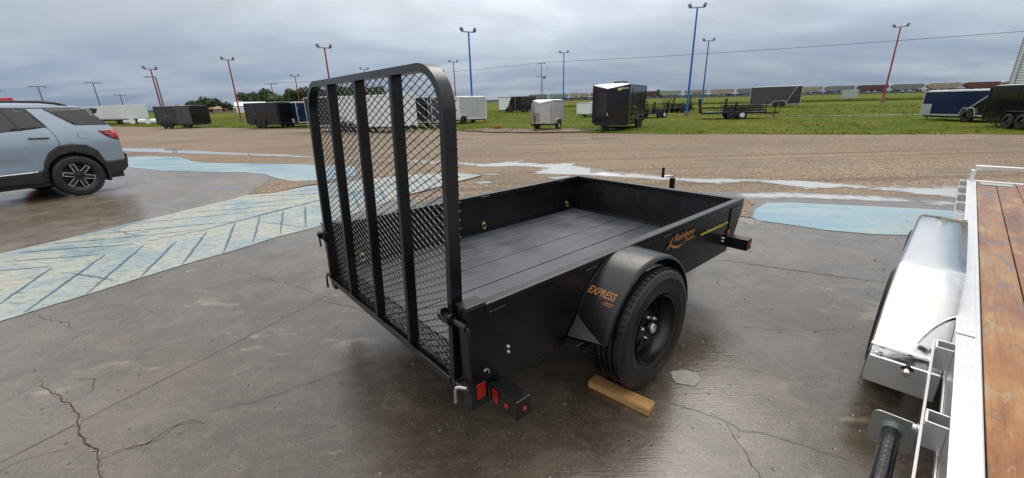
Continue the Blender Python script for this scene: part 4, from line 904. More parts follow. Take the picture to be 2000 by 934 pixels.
# ------------------------------------------------------------------ background: enclosed trailers on the field
WHITE = simple('white_sheet', (.72, .74, .75), .35, var=.06, vs=.7); GREYS = simple('silver_grey_sheet', (.42, .43, .44), .3, var=.06, vs=.7)
CHAR = simple('charcoal_sheet', (.034, .035, .038), .25, var=.1, vs=.7); BLKS = simple('gloss_black_sheet', (.008, .008, .010), .09, var=.15, vs=1.2, rvar=.04, bump=.25, bs=1.4)
NAVY = simple('navy_sheet', (.008, .018, .055), .14, var=.1, vs=.7, rvar=.04); ROOF = simple('white_roof', (.74, .76, .78), .4, var=.05, vs=.7); TRIM = m_alu('bright_trim', (.70, .71, .72), .38)
DTRIM = simple('black_trim', (.012, .012, .013), .3); MIDG = simple('mid_grey_sheet', (.055, .057, .060), .28, var=.1, vs=.7)
def small_wheel(parent, c, rt, disc, sg, w=.16):
    wh = MB().lathe([(rt * .55, -w * .4), (rt * .8, -w * .5), (rt, -w * .38), (rt, w * .38), (rt * .8, w * .5), (rt * .55, w * .4), (rt * .5, 0), (rt * .55, -w * .4)], c, 'y', 24).build('wheel', TYRE, parent, smooth=True)
    MB().lathe([(0, sg * w * .25), (rt * .2, sg * w * .25), (rt * .3, sg * w * .12), (rt * .5, sg * w * .1), (rt * .57, sg * w * .36)], c, 'y', 20).build('wheel_disc', disc, wh, smooth=True)
    return wh
def enclosed(label, B, fwd, x0, x1, y0, y1, h, side, zf=.36, nose=0., trim=TRIM, axles=1, xa=.42, disc=None, rear=None, slant=None, slant2=None, fender=TRIM, door=True, jack=True, guard=None, roofc=.03, rt=.29, roof_edge=None, group='enclosed trailers on the grass', name='cargo_trailer', mroof=None, dip=0.):
    t = thing(name, label, 'trailer', (B[0], B[1], terrain(*B)), R(fwd), group)
    ym = (y0 + y1) / 2; L = x1 - x0; disc = disc or TRIM
    base = [(x0, y0), (x1, y0), (x1 + nose, ym), (x1, y1), (x0, y1)] if nose else [(x0, y0), (x1, y0), (x1, y1), (x0, y1)]
    zt_ = [h - (dip if a > x1 else 0) for a, b in base]; n_ = len(base)
    MB().add([(a, b, zf) for a, b in base] + [(a, b, z) for (a, b), z in zip(base, zt_)], [tuple(range(n_)), tuple(range(n_, 2 * n_)) if not dip else (n_, n_ + 1, n_ + 3, n_ + 4)] + ([(n_ + 1, n_ + 2, n_ + 3)] if dip else []) + [(i, (i + 1) % n_, (i + 1) % n_ + n_, i + n_) for i in range(n_)]).build('body', side, t, .02)
    top = [(a + (.0 if a > x0 else 0), b) for a, b in base]
    k = len(top); vs = [(a, b, z + .002) for (a, b), z in zip(top, zt_)] + [(a, b + (ym - b) * .35, z + (roofc if a <= x1 else .012)) for (a, b), z in zip(top, zt_)]
    MB().add(vs, ([tuple(range(k, 2 * k))] if not dip else [(k, k + 1, k + 3, k + 4), (k + 1, k + 2, k + 3)]) + [(i, (i + 1) % k, (i + 1) % k + k, i + k) for i in range(k)]).build('roof', mroof or ROOF, t)
    e = .022; ex = [(a + (e if a > x0 else -e), b + (e if b == y1 else (-e if b == y0 else 0))) for a, b in base]
    for z0_, z1_ in ((zf - .02, zf + .06), (h - .055, h + .008)):
        m = MB(); n_ = len(ex); q = [(a, b, z - (dip if a > x1 + .1 and z0_ > 1 else 0)) for z in (z0_, z1_) for a, b in ex]
        m.add(q, [(i, (i + 1) % n_, (i + 1) % n_ + n_, i + n_) for i in range(n_)]); o_ = m.build('trim_rail', trim if z0_ < 1 else (roof_edge or trim), t); md = o_.modifiers.new('thick', 'SOLIDIFY'); md.thickness = .02; md.offset = -1
    for a, b in base:
        if nose and a > x1: continue
        MB().box(a - .028, a + .028, b - .028, b + .028, zf + .062, h - .057).build('corner_post', trim, t, .01)
    if slant:
        for yy, sg in ((y0, -1), (y1, 1)):
            xa_, xb_, m2 = slant
            MB().prism([(x0 + .03, zf + .065), (x0 + xa_ * L, zf + .065), (x0 + xb_ * L, h - .06), (x0 + .03, h - .06)], yy + sg * .002, yy + sg * .008, 'y').build('side_panel', m2, t)
            MB().bar((x0 + xa_ * L + .02, yy + sg * .008, zf + .065), (x0 + xb_ * L + .02, yy + sg * .008, h - .06), .014, .05, (1, 0, 0)).build('slant_trim', slant2 or trim, t)
    if rear:
        MB().box(x0 - .012, x0 - .002, y0 + .05, y1 - .05, zf + .07, h - .07).build('rear_door', rear, t, .004)
        for z in (zf + .35, h - .45):
            for yy in (y0 + .12, y1 - .12): MB().box(x0 - .03, x0 - .012, yy - .03, yy + .03, z, z + .05).build('hinge', trim, t)
        for yy in (y0 + .10, y1 - .10): MB().box(x0 - .022, x0 - .0125, yy - .05, yy + .05, zf + .08, zf + .12).build('tail_lamp', REDR, t)
    if door:
        for yy, sg in ((y0, -1), (y1, 1)):
            d = MB().box(x1 - .34 * L, x1 - .34 * L + .62, *sorted((yy + sg * .009, yy + sg * .015)), zf + .12, h - .14).build('side_door', side if not slant else slant[2] if slant[0] > .7 else side, t, .01)
            MB().box(x1 - .34 * L + .05, x1 - .34 * L + .11, *sorted((yy + sg * .0155, yy + sg * .04)), zf + .72, zf + .80).build('door_latch', TRIM, d)
    xs = [x0 + xa * L + (i - (axles - 1) / 2) * (2.25 * rt) for i in range(axles)]
    for yy, sg in ((y0, -1), (y1, 1)):
        for xx in xs: small_wheel(t, (xx, yy + sg * .02, rt), rt, disc, sg)
        fw_ = rt * 1.25 + (axles - 1) * 1.13 * rt; xc = sum(xs) / len(xs)
        pts = [(xc - fw_, zf - .02), (xc - fw_, zf + .12), (xc - fw_ * .7, 2.28 * rt), (xc + fw_ * .7, 2.28 * rt), (xc + fw_, zf + .12), (xc + fw_, zf - .02)]
        m = MB()
        for a, b in zip(pts, pts[1:]): m.bar((a[0], yy + sg * .055, a[1]), (b[0], yy + sg * .055, b[1]), .09, .035, (0, 1, 0)) if False else m.bar((a[0], yy + sg * .05, a[1]), (b[0], yy + sg * .05, b[1]), .035, .10, (0, 1, 0))
        m.build('fender', fender, t, .006)
    MB().box(x0 + .1, x1 - .1, y0 + .1, y1 - .1, zf - .11, zf - .02).build('underframe', DTRIM, t)
    for yy, sg in ((y0, -1), (y1, 1)):
        k_ = max(1, int(L / 1.05))
        for i in range(1, k_): MB().box(x0 + L * i / k_ - .012, x0 + L * i / k_ + .012, *sorted((yy + sg * .0005, yy + sg * .0095)), zf + .064, h - .058).build('panel_seam', side, t, .003)
        for xx in (x0 + .12, x1 - .12): MB().box(xx - .045, xx + .045, *sorted((yy + sg * .024, yy + sg * .04)), h - .040, h - .012).build('marker_lamp', AMB if xx > x0 + .5 else REDR, t)
    if jack:
        tx = x1 + nose
        tg_ = MB(); tg_.bar((x1 - .1, y0 + .3, zf - .04), (tx + .75, ym - .02, zf - .04), .05, .09); tg_.bar((x1 - .1, y1 - .3, zf - .04), (tx + .75, ym + .02, zf - .04), .05, .09); tg_.build('tongue', DTRIM, t)
        j = MB().tube([(tx + .55, ym, .04), (tx + .55, ym, .78)], .032, 10).build('jack', DTRIM, t, smooth=True)
        MB().lathe([(0, 0), (.11, 0), (.11, .02), (0, .05)], (tx + .55, ym, .02), 'z', 12).build('jack_foot', DTRIM, j)
        MB().tube([(tx + .75, ym, zf), (tx + .95, ym, zf)], .04, 8).build('coupler', DTRIM, t)
    if guard and nose:
        for yy, sg in ((y0, -1), (y1, 1)):
            a, b = Vector((x1, yy)), Vector((x1 + nose, ym)); nn = Vector((b - a).to_tuple()); nn = Vector((nn.y, -nn.x)).normalized() * (.008 * (1 if sg < 0 else -1))
            MB().add([(a.x + nn.x, a.y + nn.y, zf + .06), (b.x + nn.x, b.y + nn.y, zf + .06), (b.x + nn.x, b.y + nn.y, zf + .55), (a.x + nn.x, a.y + nn.y, zf + .55)], [(0, 1, 2, 3)]).build('stone_guard', guard, t)
    elif guard:
        for yy, sg in ((y0, -1), (y1, 1)): MB().box(x1 - .55, x1 + .006, *sorted((yy + sg * .003, yy + sg * .010)), zf + .065, zf + .55).build('stone_guard', guard, t)
        MB().box(x1 + .003, x1 + .010, y0, y1, zf + .065, zf + .55).build('stone_guard', guard, t)
    return t
enclosed('charcoal tandem trailer parked in front of the long white box', (-28.69, 38.89), 165.5, 0, 4.2, -1.8, 0, 1.95, CHAR, axles=2, xa=.70, rear=BLKS, trim=DTRIM, disc=DTRIM, fender=DTRIM, slant=(.42, .40, MIDG), jack=False, mroof=GREYS)
enclosed('gloss black tandem trailer with silver tail latches, left of the navy one', (-18.30, 34.03), 153.5, 0, 3.98, -2.1, 0, 1.97, BLKS, axles=2, xa=.55, rear=BLKS, trim=DTRIM, disc=DTRIM, fender=DTRIM, jack=False, roof_edge=DTRIM)
enclosed('navy trailer with white roof edge, half hidden by the ramp gate', (-16.9, 34.4), 137.5, 0, 3.2, -2.0, 0, 1.95, NAVY, rear=NAVY, axles=1, xa=.4, roof_edge=ROOF, jack=False)
enclosed('dark trailer seen through the left panel of the ramp gate', (-10.74, 26.38), 150.5, 0, 2.6, -1.8, 0, 2.1, BLKS, axles=1, xa=.8, trim=TRIM, jack=False)
enclosed('plain white trailer seen through the middle of the ramp gate', (-6.48, 24.25), 152, 0, 4.4, -1.9, 0, 2.06, WHITE, axles=2, xa=.86, trim=ROOF, disc=DTRIM, guard=GREYS, jack=False)
enclosed('black trailer with silver door frame, seen through the right panel of the gate', (-6.55, 28.15), 113.5, 0, 2.94, -1.3, 0, 1.97, BLKS, rear=BLKS, trim=TRIM, jack=False, xa=.5)
enclosed('dark grey trailer with white lower edge beside the gate upright', (-5.0, 27.9), 113.5, 0, 2.94, -1.0, 0, 1.95, MIDG, rear=MIDG, trim=TRIM, guard=WHITE, jack=False, xa=.5)
enclosed('silver grey trailer behind the blue pole, nose to the right', (-3.73, 32.53), 42, 0, 2.6, 0, 1.9, 1.98, GREYS, nose=0., trim=WHITE, rear=WHITE, axles=1, xa=.12, disc=DTRIM, fender=ROOF, guard=TRIM, roofc=.06)
rp = thing('loading_ramp', 'white loading ramp resting in the grass behind the silver grey trailer', 'ramp', (-4.35, 32.2, 0), R(222))
MB().prism([(0, .33), (1.3, .06), (1.3, .11), (0, .40)], -1.5, 0, 'y').build('ramp_panel', WHITE, rp, .01); MB().box(-.05, 0, -1.5, 0, .32, .41).build('hinge_bar', TRIM, rp)
enclosed('white trailer with slanted black rear half, far out on the grass', (1.98, 67.54), 143, 0, 4.5, -4.2, 0, 2.38, WHITE, slant=(.62, .42, BLKS), rear=BLKS, axles=2, xa=.5, trim=DTRIM, fender=DTRIM, disc=DTRIM, jack=False, mroof=DTRIM, rt=.34, slant2=DTRIM)
enclosed('small pale grey two wheeled trailer with pointed nose', (2.40, 22.97), 238, -1.24, 0, -1.24, 0, 1.54, GREYS, nose=.42, dip=.14, axles=1, xa=.55, disc=TRIM, trim=GREYS, guard=m_alu('dull_stone_guard', (.62, .58, .52), .4), fender=TRIM, roofc=.05, rt=.25)
st = enclosed('large gloss black trailer with pointed nose, bright lettering and roof unit', (5.86, 20.97), 241, -3.85, 0, -1.80, 0, 2.17, BLKS, nose=.62, dip=.20, axles=2, xa=.38, trim=DTRIM, disc=DTRIM, fender=DTRIM, guard=None, roofc=.06, roof_edge=DTRIM)
MB().box(-2.3, -1.6, -1.25, -.65, 2.235, 2.40).build('air_conditioner', simple('roof_unit', (.05, .05, .055), .5), st, .05)
nd = Vector((.62, -.9, 0)).normalized()
nose_out = Vector((.9, .62, 0)).normalized() * .012     # outward from the nose face on the side towards y = 0
def stealthfn(s0, z): return lambda x, y, d: Vector((0, 0, z + y)) + nd * (s0 - x) + nose_out
MB().add([Vector((0, 0, 1.93)) + nd * .18 + nose_out * .8, Vector((0, 0, 1.93)) + nd * .03 + nose_out * .8], [])
text_mesh('STEALTH', .50, .085, stealthfn(.56, 1.955), 'stealth_lettering', simple('pale_decal', (.72, .74, .74), .4), st, .2, .02)
a = Vector((0, 0, 1.90)) + nd * .60 + nose_out * .8
MB().add([a, a - nd * .17, a - nd * .20 + Vector((0, 0, .07)), a - nd * .02 + Vector((0, 0, .12))], [(0, 1, 2, 3)]).build('stealth_emblem', YELLOW, st)
MB().add([a + Vector((0, 0, -1.0)) * 0 + nd * .5 + Vector((0, 0, -1.1)), a + nd * .46 + Vector((0, 0, -1.0)), a + nd * .43 + Vector((0, 0, -1.2))], [(0, 1, 2)]).build('latch_plate', TRIM, st)
enclosed('long grey trailer with black slanted end and silver edges', (39.35, 58.02), 330, -6.0, 0, 0, 2.1, 2.72, CHAR, slant=(.72, .90, MIDG), axles=2, xa=.60, trim=TRIM, fender=ROOF, disc=DTRIM, door=False, rt=.36, jack=False, roof_edge=ROOF)
enclosed('navy and black trailer with silver slanted stripe, tongue to the left', (22.22, 19.16), 87.5, 0, 4.0, -1.8, 0, 1.50, NAVY, slant=(.46, .12, BLKS), axles=1, xa=.36, trim=TRIM, fender=TRIM, disc=DTRIM, guard=TRIM, rt=.29, zf=.30, roof_edge=ROOF, door=False)
enclosed('gloss black trailer at the right edge of the picture, tongue to the left', (19.0, 14.98), 72, 0, 3.0, -1.7, 0, 1.62, BLKS, axles=2, xa=.4, trim=DTRIM, disc=DTRIM, fender=DTRIM, zf=.30, roof_edge=DTRIM, mroof=ROOF, door=False)
enclosed('white trailer peeking out behind the left edge of the large black one', (7.6, 39.2), 230, -3.2, 0, -1.6, 0, 1.30, WHITE, axles=1, xa=.5, jack=False, zf=.30)

# open black equipment trailers
def open_trailer(label, B, fwd, L, W, stacked, disc, posts, group='open black trailers on the grass', s=1.):
    t = thing('open_trailer', label, 'trailer', (B[0], B[1], 0), R(fwd), group); z0 = .42 * s
    f = MB(); f.bar((0, 0, z0), (L, 0, z0), .05, .10); f.bar((0, W, z0), (L, W, z0), .05, .10)
    for i in range(6): f.bar((L * i / 5, .026, z0), (L * i / 5, W - .026, z0), .05, .07)
    f.build('frame', BLK, t)
    for i in range(7): MB().box(.05, L - .05, .05 + i * (W - .1) / 7, .05 + (i + .94) * (W - .1) / 7, z0 + .037, z0 + .07).build('deck_plank', DTRIM, t)
    for yy in (0, W):
        MB().bar((0, yy, z0 + .34 * s), (L, yy, z0 + .34 * s), .04, .05).build('top_rail', BLK, t)
        for i in range(5): MB().bar((L * i / 4, yy, z0 + .051), (L * i / 4, yy, z0 + .315 * s), .04, .04).build('rail_post', BLK, t)
        for xx in (L * .48, L * .48 + .66 * s): small_wheel(t, (xx, yy + (.14 if yy else -.14), .30 * s), .30 * s, disc if xx > L * .5 or not posts else DTRIM, 1 if yy else -1, .17)
        m = MB(); xc = L * .48 + .33 * s
        for a, b in (((-.72, .42), (-.62, .66)), ((-.62, .66), (.62, .66)), ((.62, .66), (.72, .42))): m.bar((xc + a[0] * s, yy + (.14 if yy else -.14), a[1] * s), (xc + b[0] * s, yy + (.14 if yy else -.14), b[1] * s), .03, .20, (0, 1, 0))
        m.build('fender', BLK, t)
    g = MB()
    for yy in (0, W): g.bar((L + .01, yy, z0 - .05), (L + .01, yy, z0 + .75 * s), .05, .05)
    for z in (.2, .45, .73): g.bar((L + .01, .026, z0 + z * s), (L + .01, W - .026, z0 + z * s), .04, .04)
    g.build('front_rack', BLK, t)
    g = MB()
    for i in range(5): g.bar((-.03, W * i / 4, z0), (-.16, W * i / 4, z0 + .95 * s), .04, .04)
    for z in (.3, .62, .94): g.bar((-.04 - .12 * z, 0, z0 + z * s), (-.04 - .12 * z, W, z0 + z * s), .03, .04)
    g.build('ramp', BLK, t)
    tg_ = MB(); tg_.bar((L, .25, z0 - .05), (L + 1.0, W / 2 - .03, z0 - .05), .05, .09); tg_.bar((L, W - .25, z0 - .05), (L + 1.0, W / 2 + .03, z0 - .05), .05, .09); tg_.build('tongue', BLK, t)
    MB().tube([(L + .75, W / 2, .03), (L + .75, W / 2, .85 * s)], .03, 8).build('jack', BLK, t)
    for i in range(stacked):   # nested frames carried on the deck
        z = z0 + .16 + i * .15; m = MB(); xa, xb = L * .34, L * .98
        for yy in (.08, W - .08): m.bar((xa, yy, z), (xb, yy, z), .06, .085)
        for k in range(5): m.bar((xa + (xb - xa) * k / 4, .111, z), (xa + (xb - xa) * k / 4, W - .111, z), .05, .05)
        m.build('stacked_frame', BLK, t)
    for px_, hh in posts: MB().box(px_ * L, px_ * L + .14, .02, .06, z0 + .08, z0 + hh * s).build('upright', BLK, t)
    return t
open_trailer('black open trailer with white wheel disc and stacked frames, right of the blue poles', (13.5, 29.9), -19, 3.9, 1.7, 3, WHITE, [(.36, .95), (.52, .72)])
open_trailer('black open trailer with low uprights beside the large black trailer', (10.8, 33.2), 35, 2.6, 1.5, 3, WHITE, [(.3, .9), (.95, .95)], s=.95)
open_trailer('black open trailer standing furthest back, left of the near blue pole', (17.3, 45.2), 15, 2.3, 1.5, 3, DTRIM, [(.02, 1.15), (.88, 1.2)])

# ------------------------------------------------------------------ poles
REDP = simple('red_pole_paint', (.30, .022, .032), .5, var=.2); BLUP = simple('blue_pole_paint', (.010, .105, .40), .4, var=.12); GRYP = simple('weathered_grey', (.16, .15, .145), .6); WOODP = simple('pole_timber', (.10, .078, .065), .85, var=.25)
LENS = simple('lamp_lens', (.16, .16, .15), .25); CONCB = simple('pole_footing', (.16, .14, .12), .9, var=.3)
def flood_pole(label, x, y, h, paint, rz, group, s=1.):
    z = terrain(x, y); t = thing('floodlight_pole', label, 'light pole', (x, y, z), R(rz), group)
    MB().tube([(0, 0, -.1), (0, 0, h * .5), (0, 0, h)], [.105 * s, .09 * s, .07 * s], 14).build('shaft', paint, t, smooth=True)
    MB().lathe([(.21 * s, -.2), (.20 * s, .42 * s), (.16 * s, .46 * s), (.11 * s, .46 * s)], (0, 0, 0), 'z', 14).build('footing', CONCB, t, smooth=True)
    MB().bar((-.58 * s, 0, h + .03), (.58 * s, 0, h + .03), .07 * s, .07 * s).build('crossarm', paint, t)
    for sg in (-1, 1):
        m = MB(); m.box(-.13 * s, .13 * s, -.08 * s, .08 * s, 0, .32 * s); mt = Matrix.Translation((sg * .56 * s, 0, h + .08)) @ Matrix.Rotation(sg * R(28), 4, 'Y') @ Matrix.Rotation(R(-18), 4, 'X'); m.xf(mt)
        fl_ = m.build('floodlight', DTRIM, t, .02)
        l_ = MB(); l_.box(-.10 * s, .10 * s, -.092 * s, -.083 * s, .05 * s, .27 * s); l_.xf(mt); l_.build('lamp_glass', LENS, fl_)
    return t
gr_, gb_ = 'red floodlight poles', 'blue floodlight poles'
flood_pole('red floodlight pole rising behind the charcoal trailer, beside a grey lamp post', -42.97, 53.64, 6.35, REDP, 62, gr_)
flood_pole('red floodlight pole between the tree groups, its foot on open grass', -35.13, 56.32, 7.45, REDP, 50, gr_)
flood_pole('red floodlight pole just left above the ramp gate corner', -16.6, 41.0, 6.6, REDP, 40, gr_, .9)
flood_pole('small red floodlight pole in front of the dense tree belt', -39.1, 81.26, 7.1, REDP, 30, gr_)
flood_pole('red floodlight pole just right of the ramp gate', -8.76, 72.35, 7.95, REDP, 12, gr_)
flood_pole('red floodlight pole peeping over the top of the ramp gate', -25.42, 78.79, 7.75, REDP, 20, gr_)
flood_pole('red floodlight pole on the right, near the railway embankment', 60.24, 69.17, 11.0, REDP, -35, gr_, 1.3)
flood_pole('blue floodlight pole in front of the silver grey trailer', -2.85, 42.57 * .80, 6.55, BLUP, 30, gb_, .85)
flood_pole('slim blue floodlight pole behind the small pale grey trailer', 12.4, 97.6, 11.55, BLUP, 0, gb_, 1.4)
flood_pole('tallest blue floodlight pole, in front of the open trailers', 15.33, 36.87, 8.3, BLUP, -12, gb_, .9)
flood_pole('blue floodlight pole standing just behind the tallest one', 37.78, 84.14, 11.55, BLUP, -15, gb_, 1.4)
def lamp_post(label, x, y, h, kind, rz, mat):
    t = thing('lamp_post' if kind != 'wire' else 'utility_pole', label, 'lamp post' if kind != 'wire' else 'utility pole', (x, y, terrain(x, y)), R(rz))
    MB().tube([(0, 0, -.1), (0, 0, h)], [.14, .10], 10).build('shaft', mat, t, smooth=True)
    if kind == 'arm':
        MB().bar((.04, 0, h - .06), (-1.1, 0, h - .06), .09, .10).build('arm', mat, t); MB().box(-1.4, -.75, -.14, .14, h - .16, h - .07).build('lamp_head', mat, t, .02)
    elif kind == 'tee':
        MB().bar((-1.1, 0, h + .06), (1.1, 0, h + .06), .10, .12).build('arm', mat, t)
        for sg in (-1, 1): MB().box(sg * 1.15 - .4, sg * 1.15 + .4, -.15, .15, h - .06, h).build('lamp_head', mat, t, .02)
    else:
        MB().bar((-1.5, 0, h - .25), (1.5, 0, h - .25), .12, .14).build('crossarm', mat, t)
        for xx in (-1.4, -.7, .7, 1.4): MB().lathe([(.0, .25), (.07, .22), (.05, .12), (.07, .06), (.04, 0)], (xx, 0, h - .18), 'z', 8).build('insulator', GRYP, t)
    return t
lamp_post('grey single arm lamp post close behind a red pole', -53.8, 67.7, 6.65, 'arm', 45, GRYP)
lamp_post('double lamp post above the long white box', -88.2, 93.88, 7.7, 'tee', 45, GRYP)
lamp_post('double lamp post above the car roof rail', -89.0, 83.5, 6.6, 'tee', 48, GRYP)
lamp_post('double lamp post above the red cab at the left edge', -93.0, 79.3, 5.9, 'tee', 50, GRYP)
lamp_post('timber utility pole left of the grey single arm lamp post', -129.83, 146.45, 7.4, 'wire', 42, WOODP)
lamp_post('timber utility pole standing in the dense tree belt', -66.05, 122.68, 8.4, 'wire', 28, WOODP)
up_ = lamp_post('tall timber utility pole with transformer, behind the small pale trailer', 12.2, 159.65, 14.9, 'wire', -6, WOODP)
MB().bar((-1.9, 0, 10.3), (2.0, 0, 10.3), .14, .16).build('crossarm', WOODP, up_)
for xx in (.75, 1.3): MB().lathe([(0, 0), (.28, 0), (.28, .8), (0, .9)], (xx, -.2, 9.5), 'z', 12).build('transformer', GRYP, up_, smooth=True)
MB().tube([(.45, -.1, 9.4), (.6, -.1, 4), (.55, -.1, .5)], .08, 6).build('conduit', GRYP, up_)
for sg in (-1, 1): MB().tube([(sg * 1.4, 0, 14.6), (sg * 2.6, 0, 12.6), (sg * 1.9, 0, 10.7)], .03, 5).build('jumper_wire', DTRIM, up_)
def wire(label, a, b, sag, rr=.035):
    a, b = Vector(a), Vector(b); pts = [a.lerp(b, i / 24) - Vector((0, 0, sag * 4 * (i / 24) * (1 - i / 24))) for i in range(25)]
    tag(MB().tube(pts, rr, 5).build('power_line', DTRIM), label, 'power line', 'overhead wires')
wire('overhead wire running from the transformer pole to the right edge', (12.2, 159.6, 15.0), (120, 84, 12.9), .6, .045)
wire('overhead wire running from the transformer pole down to the left', (12.2, 159.6, 15.0), (-66, 122.7, 8.4), .8, .04)

# ------------------------------------------------------------------ railway: embankment, road, hopper cars
A_, B_ = Vector((18, 371, 0)), Vector((297, 255, 0)); tdir = (B_ - A_).normalized(); tn = Vector((-tdir.y, tdir.x, 0))
def rail_z(t): return 3.35 - 1.5 * t
def ribbon(name, t0, t1, offs, zf, m, k=40):
    vs = []; fs = []; n_ = len(offs)
    for i in range(k + 1):
        t = t0 + (t1 - t0) * i / k; q = A_.lerp(B_, t)
        for o_ in offs: c = q + tn * o_[0]; vs.append((c.x, c.y, zf(c, t, o_[1])))
    for i in range(k):
        for j in range(n_ - 1): a = i * n_ + j; fs.append((a, a + n_, a + n_ + 1, a + 1))
    me = bpy.data.meshes.new(name); me.from_pydata(vs, [], fs); return struct(link(name, me, m))
BALL = simple('dark_ballast', (.040, .034, .032), .95, var=.3, vs=.4); ROADM = simple('pale_road', (.36, .32, .27), .9, var=.15, vs=.2)
ribbon('railway_embankment', -.5, 1.6, [(-7, -1), (-2.2, 0), (2.2, 0), (8, -1)], lambda c, t, b: rail_z(t) - .1 if b == 0 else terrain(c.x, c.y) - .3, BALL)
ribbon('service_road', -.5, 1.6, [(-19, 0), (-11, 0)], lambda c, t, b: terrain(c.x, c.y) + .35, ROADM)
struct(flat('ripe_field', [(-75, 420), (-4, 392), (2, 470), (-80, 480)], 2.6, simple('ripe_crop', (.36, .24, .08), .95, var=.1, vs=.05)))
HC = {'green': simple('grey_green_hopper', (.24, .27, .245), .6, var=.18, vs=.5), 'tan': simple('tan_hopper', (.30, .265, .205), .6, var=.18, vs=.5), 'red': simple('oxide_red_hopper', (.095, .042, .036), .6, var=.25, vs=.5), 'grey': simple('grey_hopper', (.17, .178, .185), .6, var=.2, vs=.5)}
GRAF = {'red': simple('faded_red_paint', (.42, .06, .07), .6), 'blue': simple('faded_blue_paint', (.05, .11, .26), .6), 'teal': simple('faded_teal_paint', (.06, .32, .27), .6), 'white': simple('faded_white_paint', (.6, .6, .58), .6)}
CARL = 16.3
def hopper(i, colr, label, graf=None):
    t0 = (i * (CARL + 1.2)) / 302.2; q = A_.lerp(B_, t0); t = thing('hopper_car', label, 'rail car', (q.x, q.y, rail_z(t0)), math.atan2(tdir.y, tdir.x), 'hopper cars of the freight train')
    L, H_, W_ = CARL, 4.45, 1.55; m = MB(); sec = [(-W_, 1.5), (-W_, 3.6), (-W_ * .8, 4.15), (-.5, H_), (.5, H_), (W_ * .8, 4.15), (W_, 3.6), (W_, 1.5)]
    prof = [(2.7, 1.2), (L - 2.7, 1.2), (L - .25, 2.5), (L - .25, 4.0), (L - .9, H_), (.9, H_), (.25, 4.0), (.25, 2.5)]
    m = MB(); sw_ = [(-W_, -.0), (W_, .0)]
    m.prism([q for q in prof], -W_, W_, 'y').build('body', HC[colr], t)
    MB().box(.0, L, -1.35, 1.35, .95, 1.25).build('underframe', BALL, t)
    for xx in (L * .28, L * .5, L * .72): MB().prism([(xx - 1.5, 1.4), (xx - .4, .55), (xx + .4, .55), (xx + 1.5, 1.4)], -1.3, 1.3, 'y').build('hopper_bay', BALL, t)
    for xx in (2.0, L - 2.0):
        b = MB().box(xx - 1.2, xx + 1.2, -1.1, 1.1, .35, .85).build('truck', BALL, t)
        for dx in (-.85, .85): MB().lathe([(0, -1.0), (.45, -1.0), (.45, -.88), (.0, -.88)], (xx + dx, 0, .45), 'y', 14).build('rail_wheel', BALL, b)
    for xx in (.25, L - .25):
        lad = MB()
        for yy in (-1.4, 1.4): lad.bar((xx, yy, 1.25), (xx, yy, 4.1), .12, .12)
        for z in (1.8, 2.4, 3.0, 3.6): lad.bar((xx, -1.34, z), (xx, 1.34, z), .06, .06)
        lad.build('end_ladder', BALL, t)
    MB().box(1.0, L - 1.0, -.45, .45, H_ + .05, H_ + .12).build('roof_walk', HC['grey'], t)
    if i % 2:
        for j in range(9): MB().box(2.8 + j * (L - 5.6) / 8, 2.8 + j * (L - 5.6) / 8 + .08, -W_ - .09, -W_ - .002, 1.6, 3.6).build('side_rib', HC[colr], t)
    if graf:
        for j in range(3):
            gx = L * (.35 + .12 * j); MB().prism([(gx, 1.7), (gx + 1.5, 1.65), (gx + 1.7, 2.7 + .2 * (j % 2)), (gx + .2, 2.6)], -W_ - .11, -W_ - .095, 'y').build('spray_paint', GRAF[graf if j != 1 or graf != 'red' else 'white'], t)
cars = [('grey', 'grey hopper car at the hidden left end of the train', None), ('green', 'grey green hopper car with teal spray paint, behind the small pale trailer', 'teal'), ('tan', 'tan hopper car with red spray paint left of the large black trailer', 'red'), ('grey', 'grey hopper car hidden mostly by the large black trailer', None),
    ('tan', 'tan hopper car just right of the large black trailer', None), ('red', 'oxide red hopper car behind the tallest blue pole', None), ('green', 'grey green hopper car right of the two blue poles', None), ('tan', 'tan hopper car with blue spray paint, left of the long grey trailer', 'blue'),
    ('tan', 'tan hopper car behind the long grey trailer', None), ('grey', 'tan grey hopper car emerging right of the long grey trailer', None), ('grey', 'grey hopper car second to the right of the long grey trailer', None), ('tan', 'pale tan hopper car just left of the right hand red pole', None),
    ('grey', 'grey hopper car just right of the right hand red pole', None), ('red', 'oxide red hopper car above the nose of the navy trailer', None), ('grey', 'grey hopper car above the roof of the navy trailer', None), ('tan', 'tan hopper car left of the corrugated silo', None),
    ('red', 'brown red hopper car next to the corrugated silo', None), ('grey', 'grey hopper car at the right edge behind the silo', None)]
for i, (c_, lb_, g_) in enumerate(cars): hopper(i - .6 if False else i - 0.5, c_, lb_, g_) if False else hopper(i, c_, lb_, g_)

# fence along the far side of the field
fe = thing('wire_fence', 'thin wire fence with slim posts across the far side of the field', 'fence', (0, 0, 0), 0)
pts = [(8 + i * 6, FENCE(8 + i * 6)) for i in range(22)]
for x, y in pts: MB().tube([(x, y, terrain(x, y)), (x, y, terrain(x, y) + 1.7)], .045, 6).build('fence_post', GRYP, fe)
for z in (.5, 1.1, 1.65): MB().tube([(x, y, terrain(x, y) + z) for x, y in pts], .010, 4).build('fence_wire', GRYP, fe)
sg_ = thing('notice_board', 'pale blank notice board on two legs beside the right hand red pole', 'sign', (68, 86, terrain(68, 86)), R(-38))
MB().box(-1.3, 1.3, -.04, .04, .7, 2.3).build('panel', simple('faded_board', (.33, .38, .36), .6), sg_)
for xx in (-1.1, 1.1): MB().box(xx - .06, xx + .06, .045, .12, 0, 2.4).build('leg', GRYP, sg_)
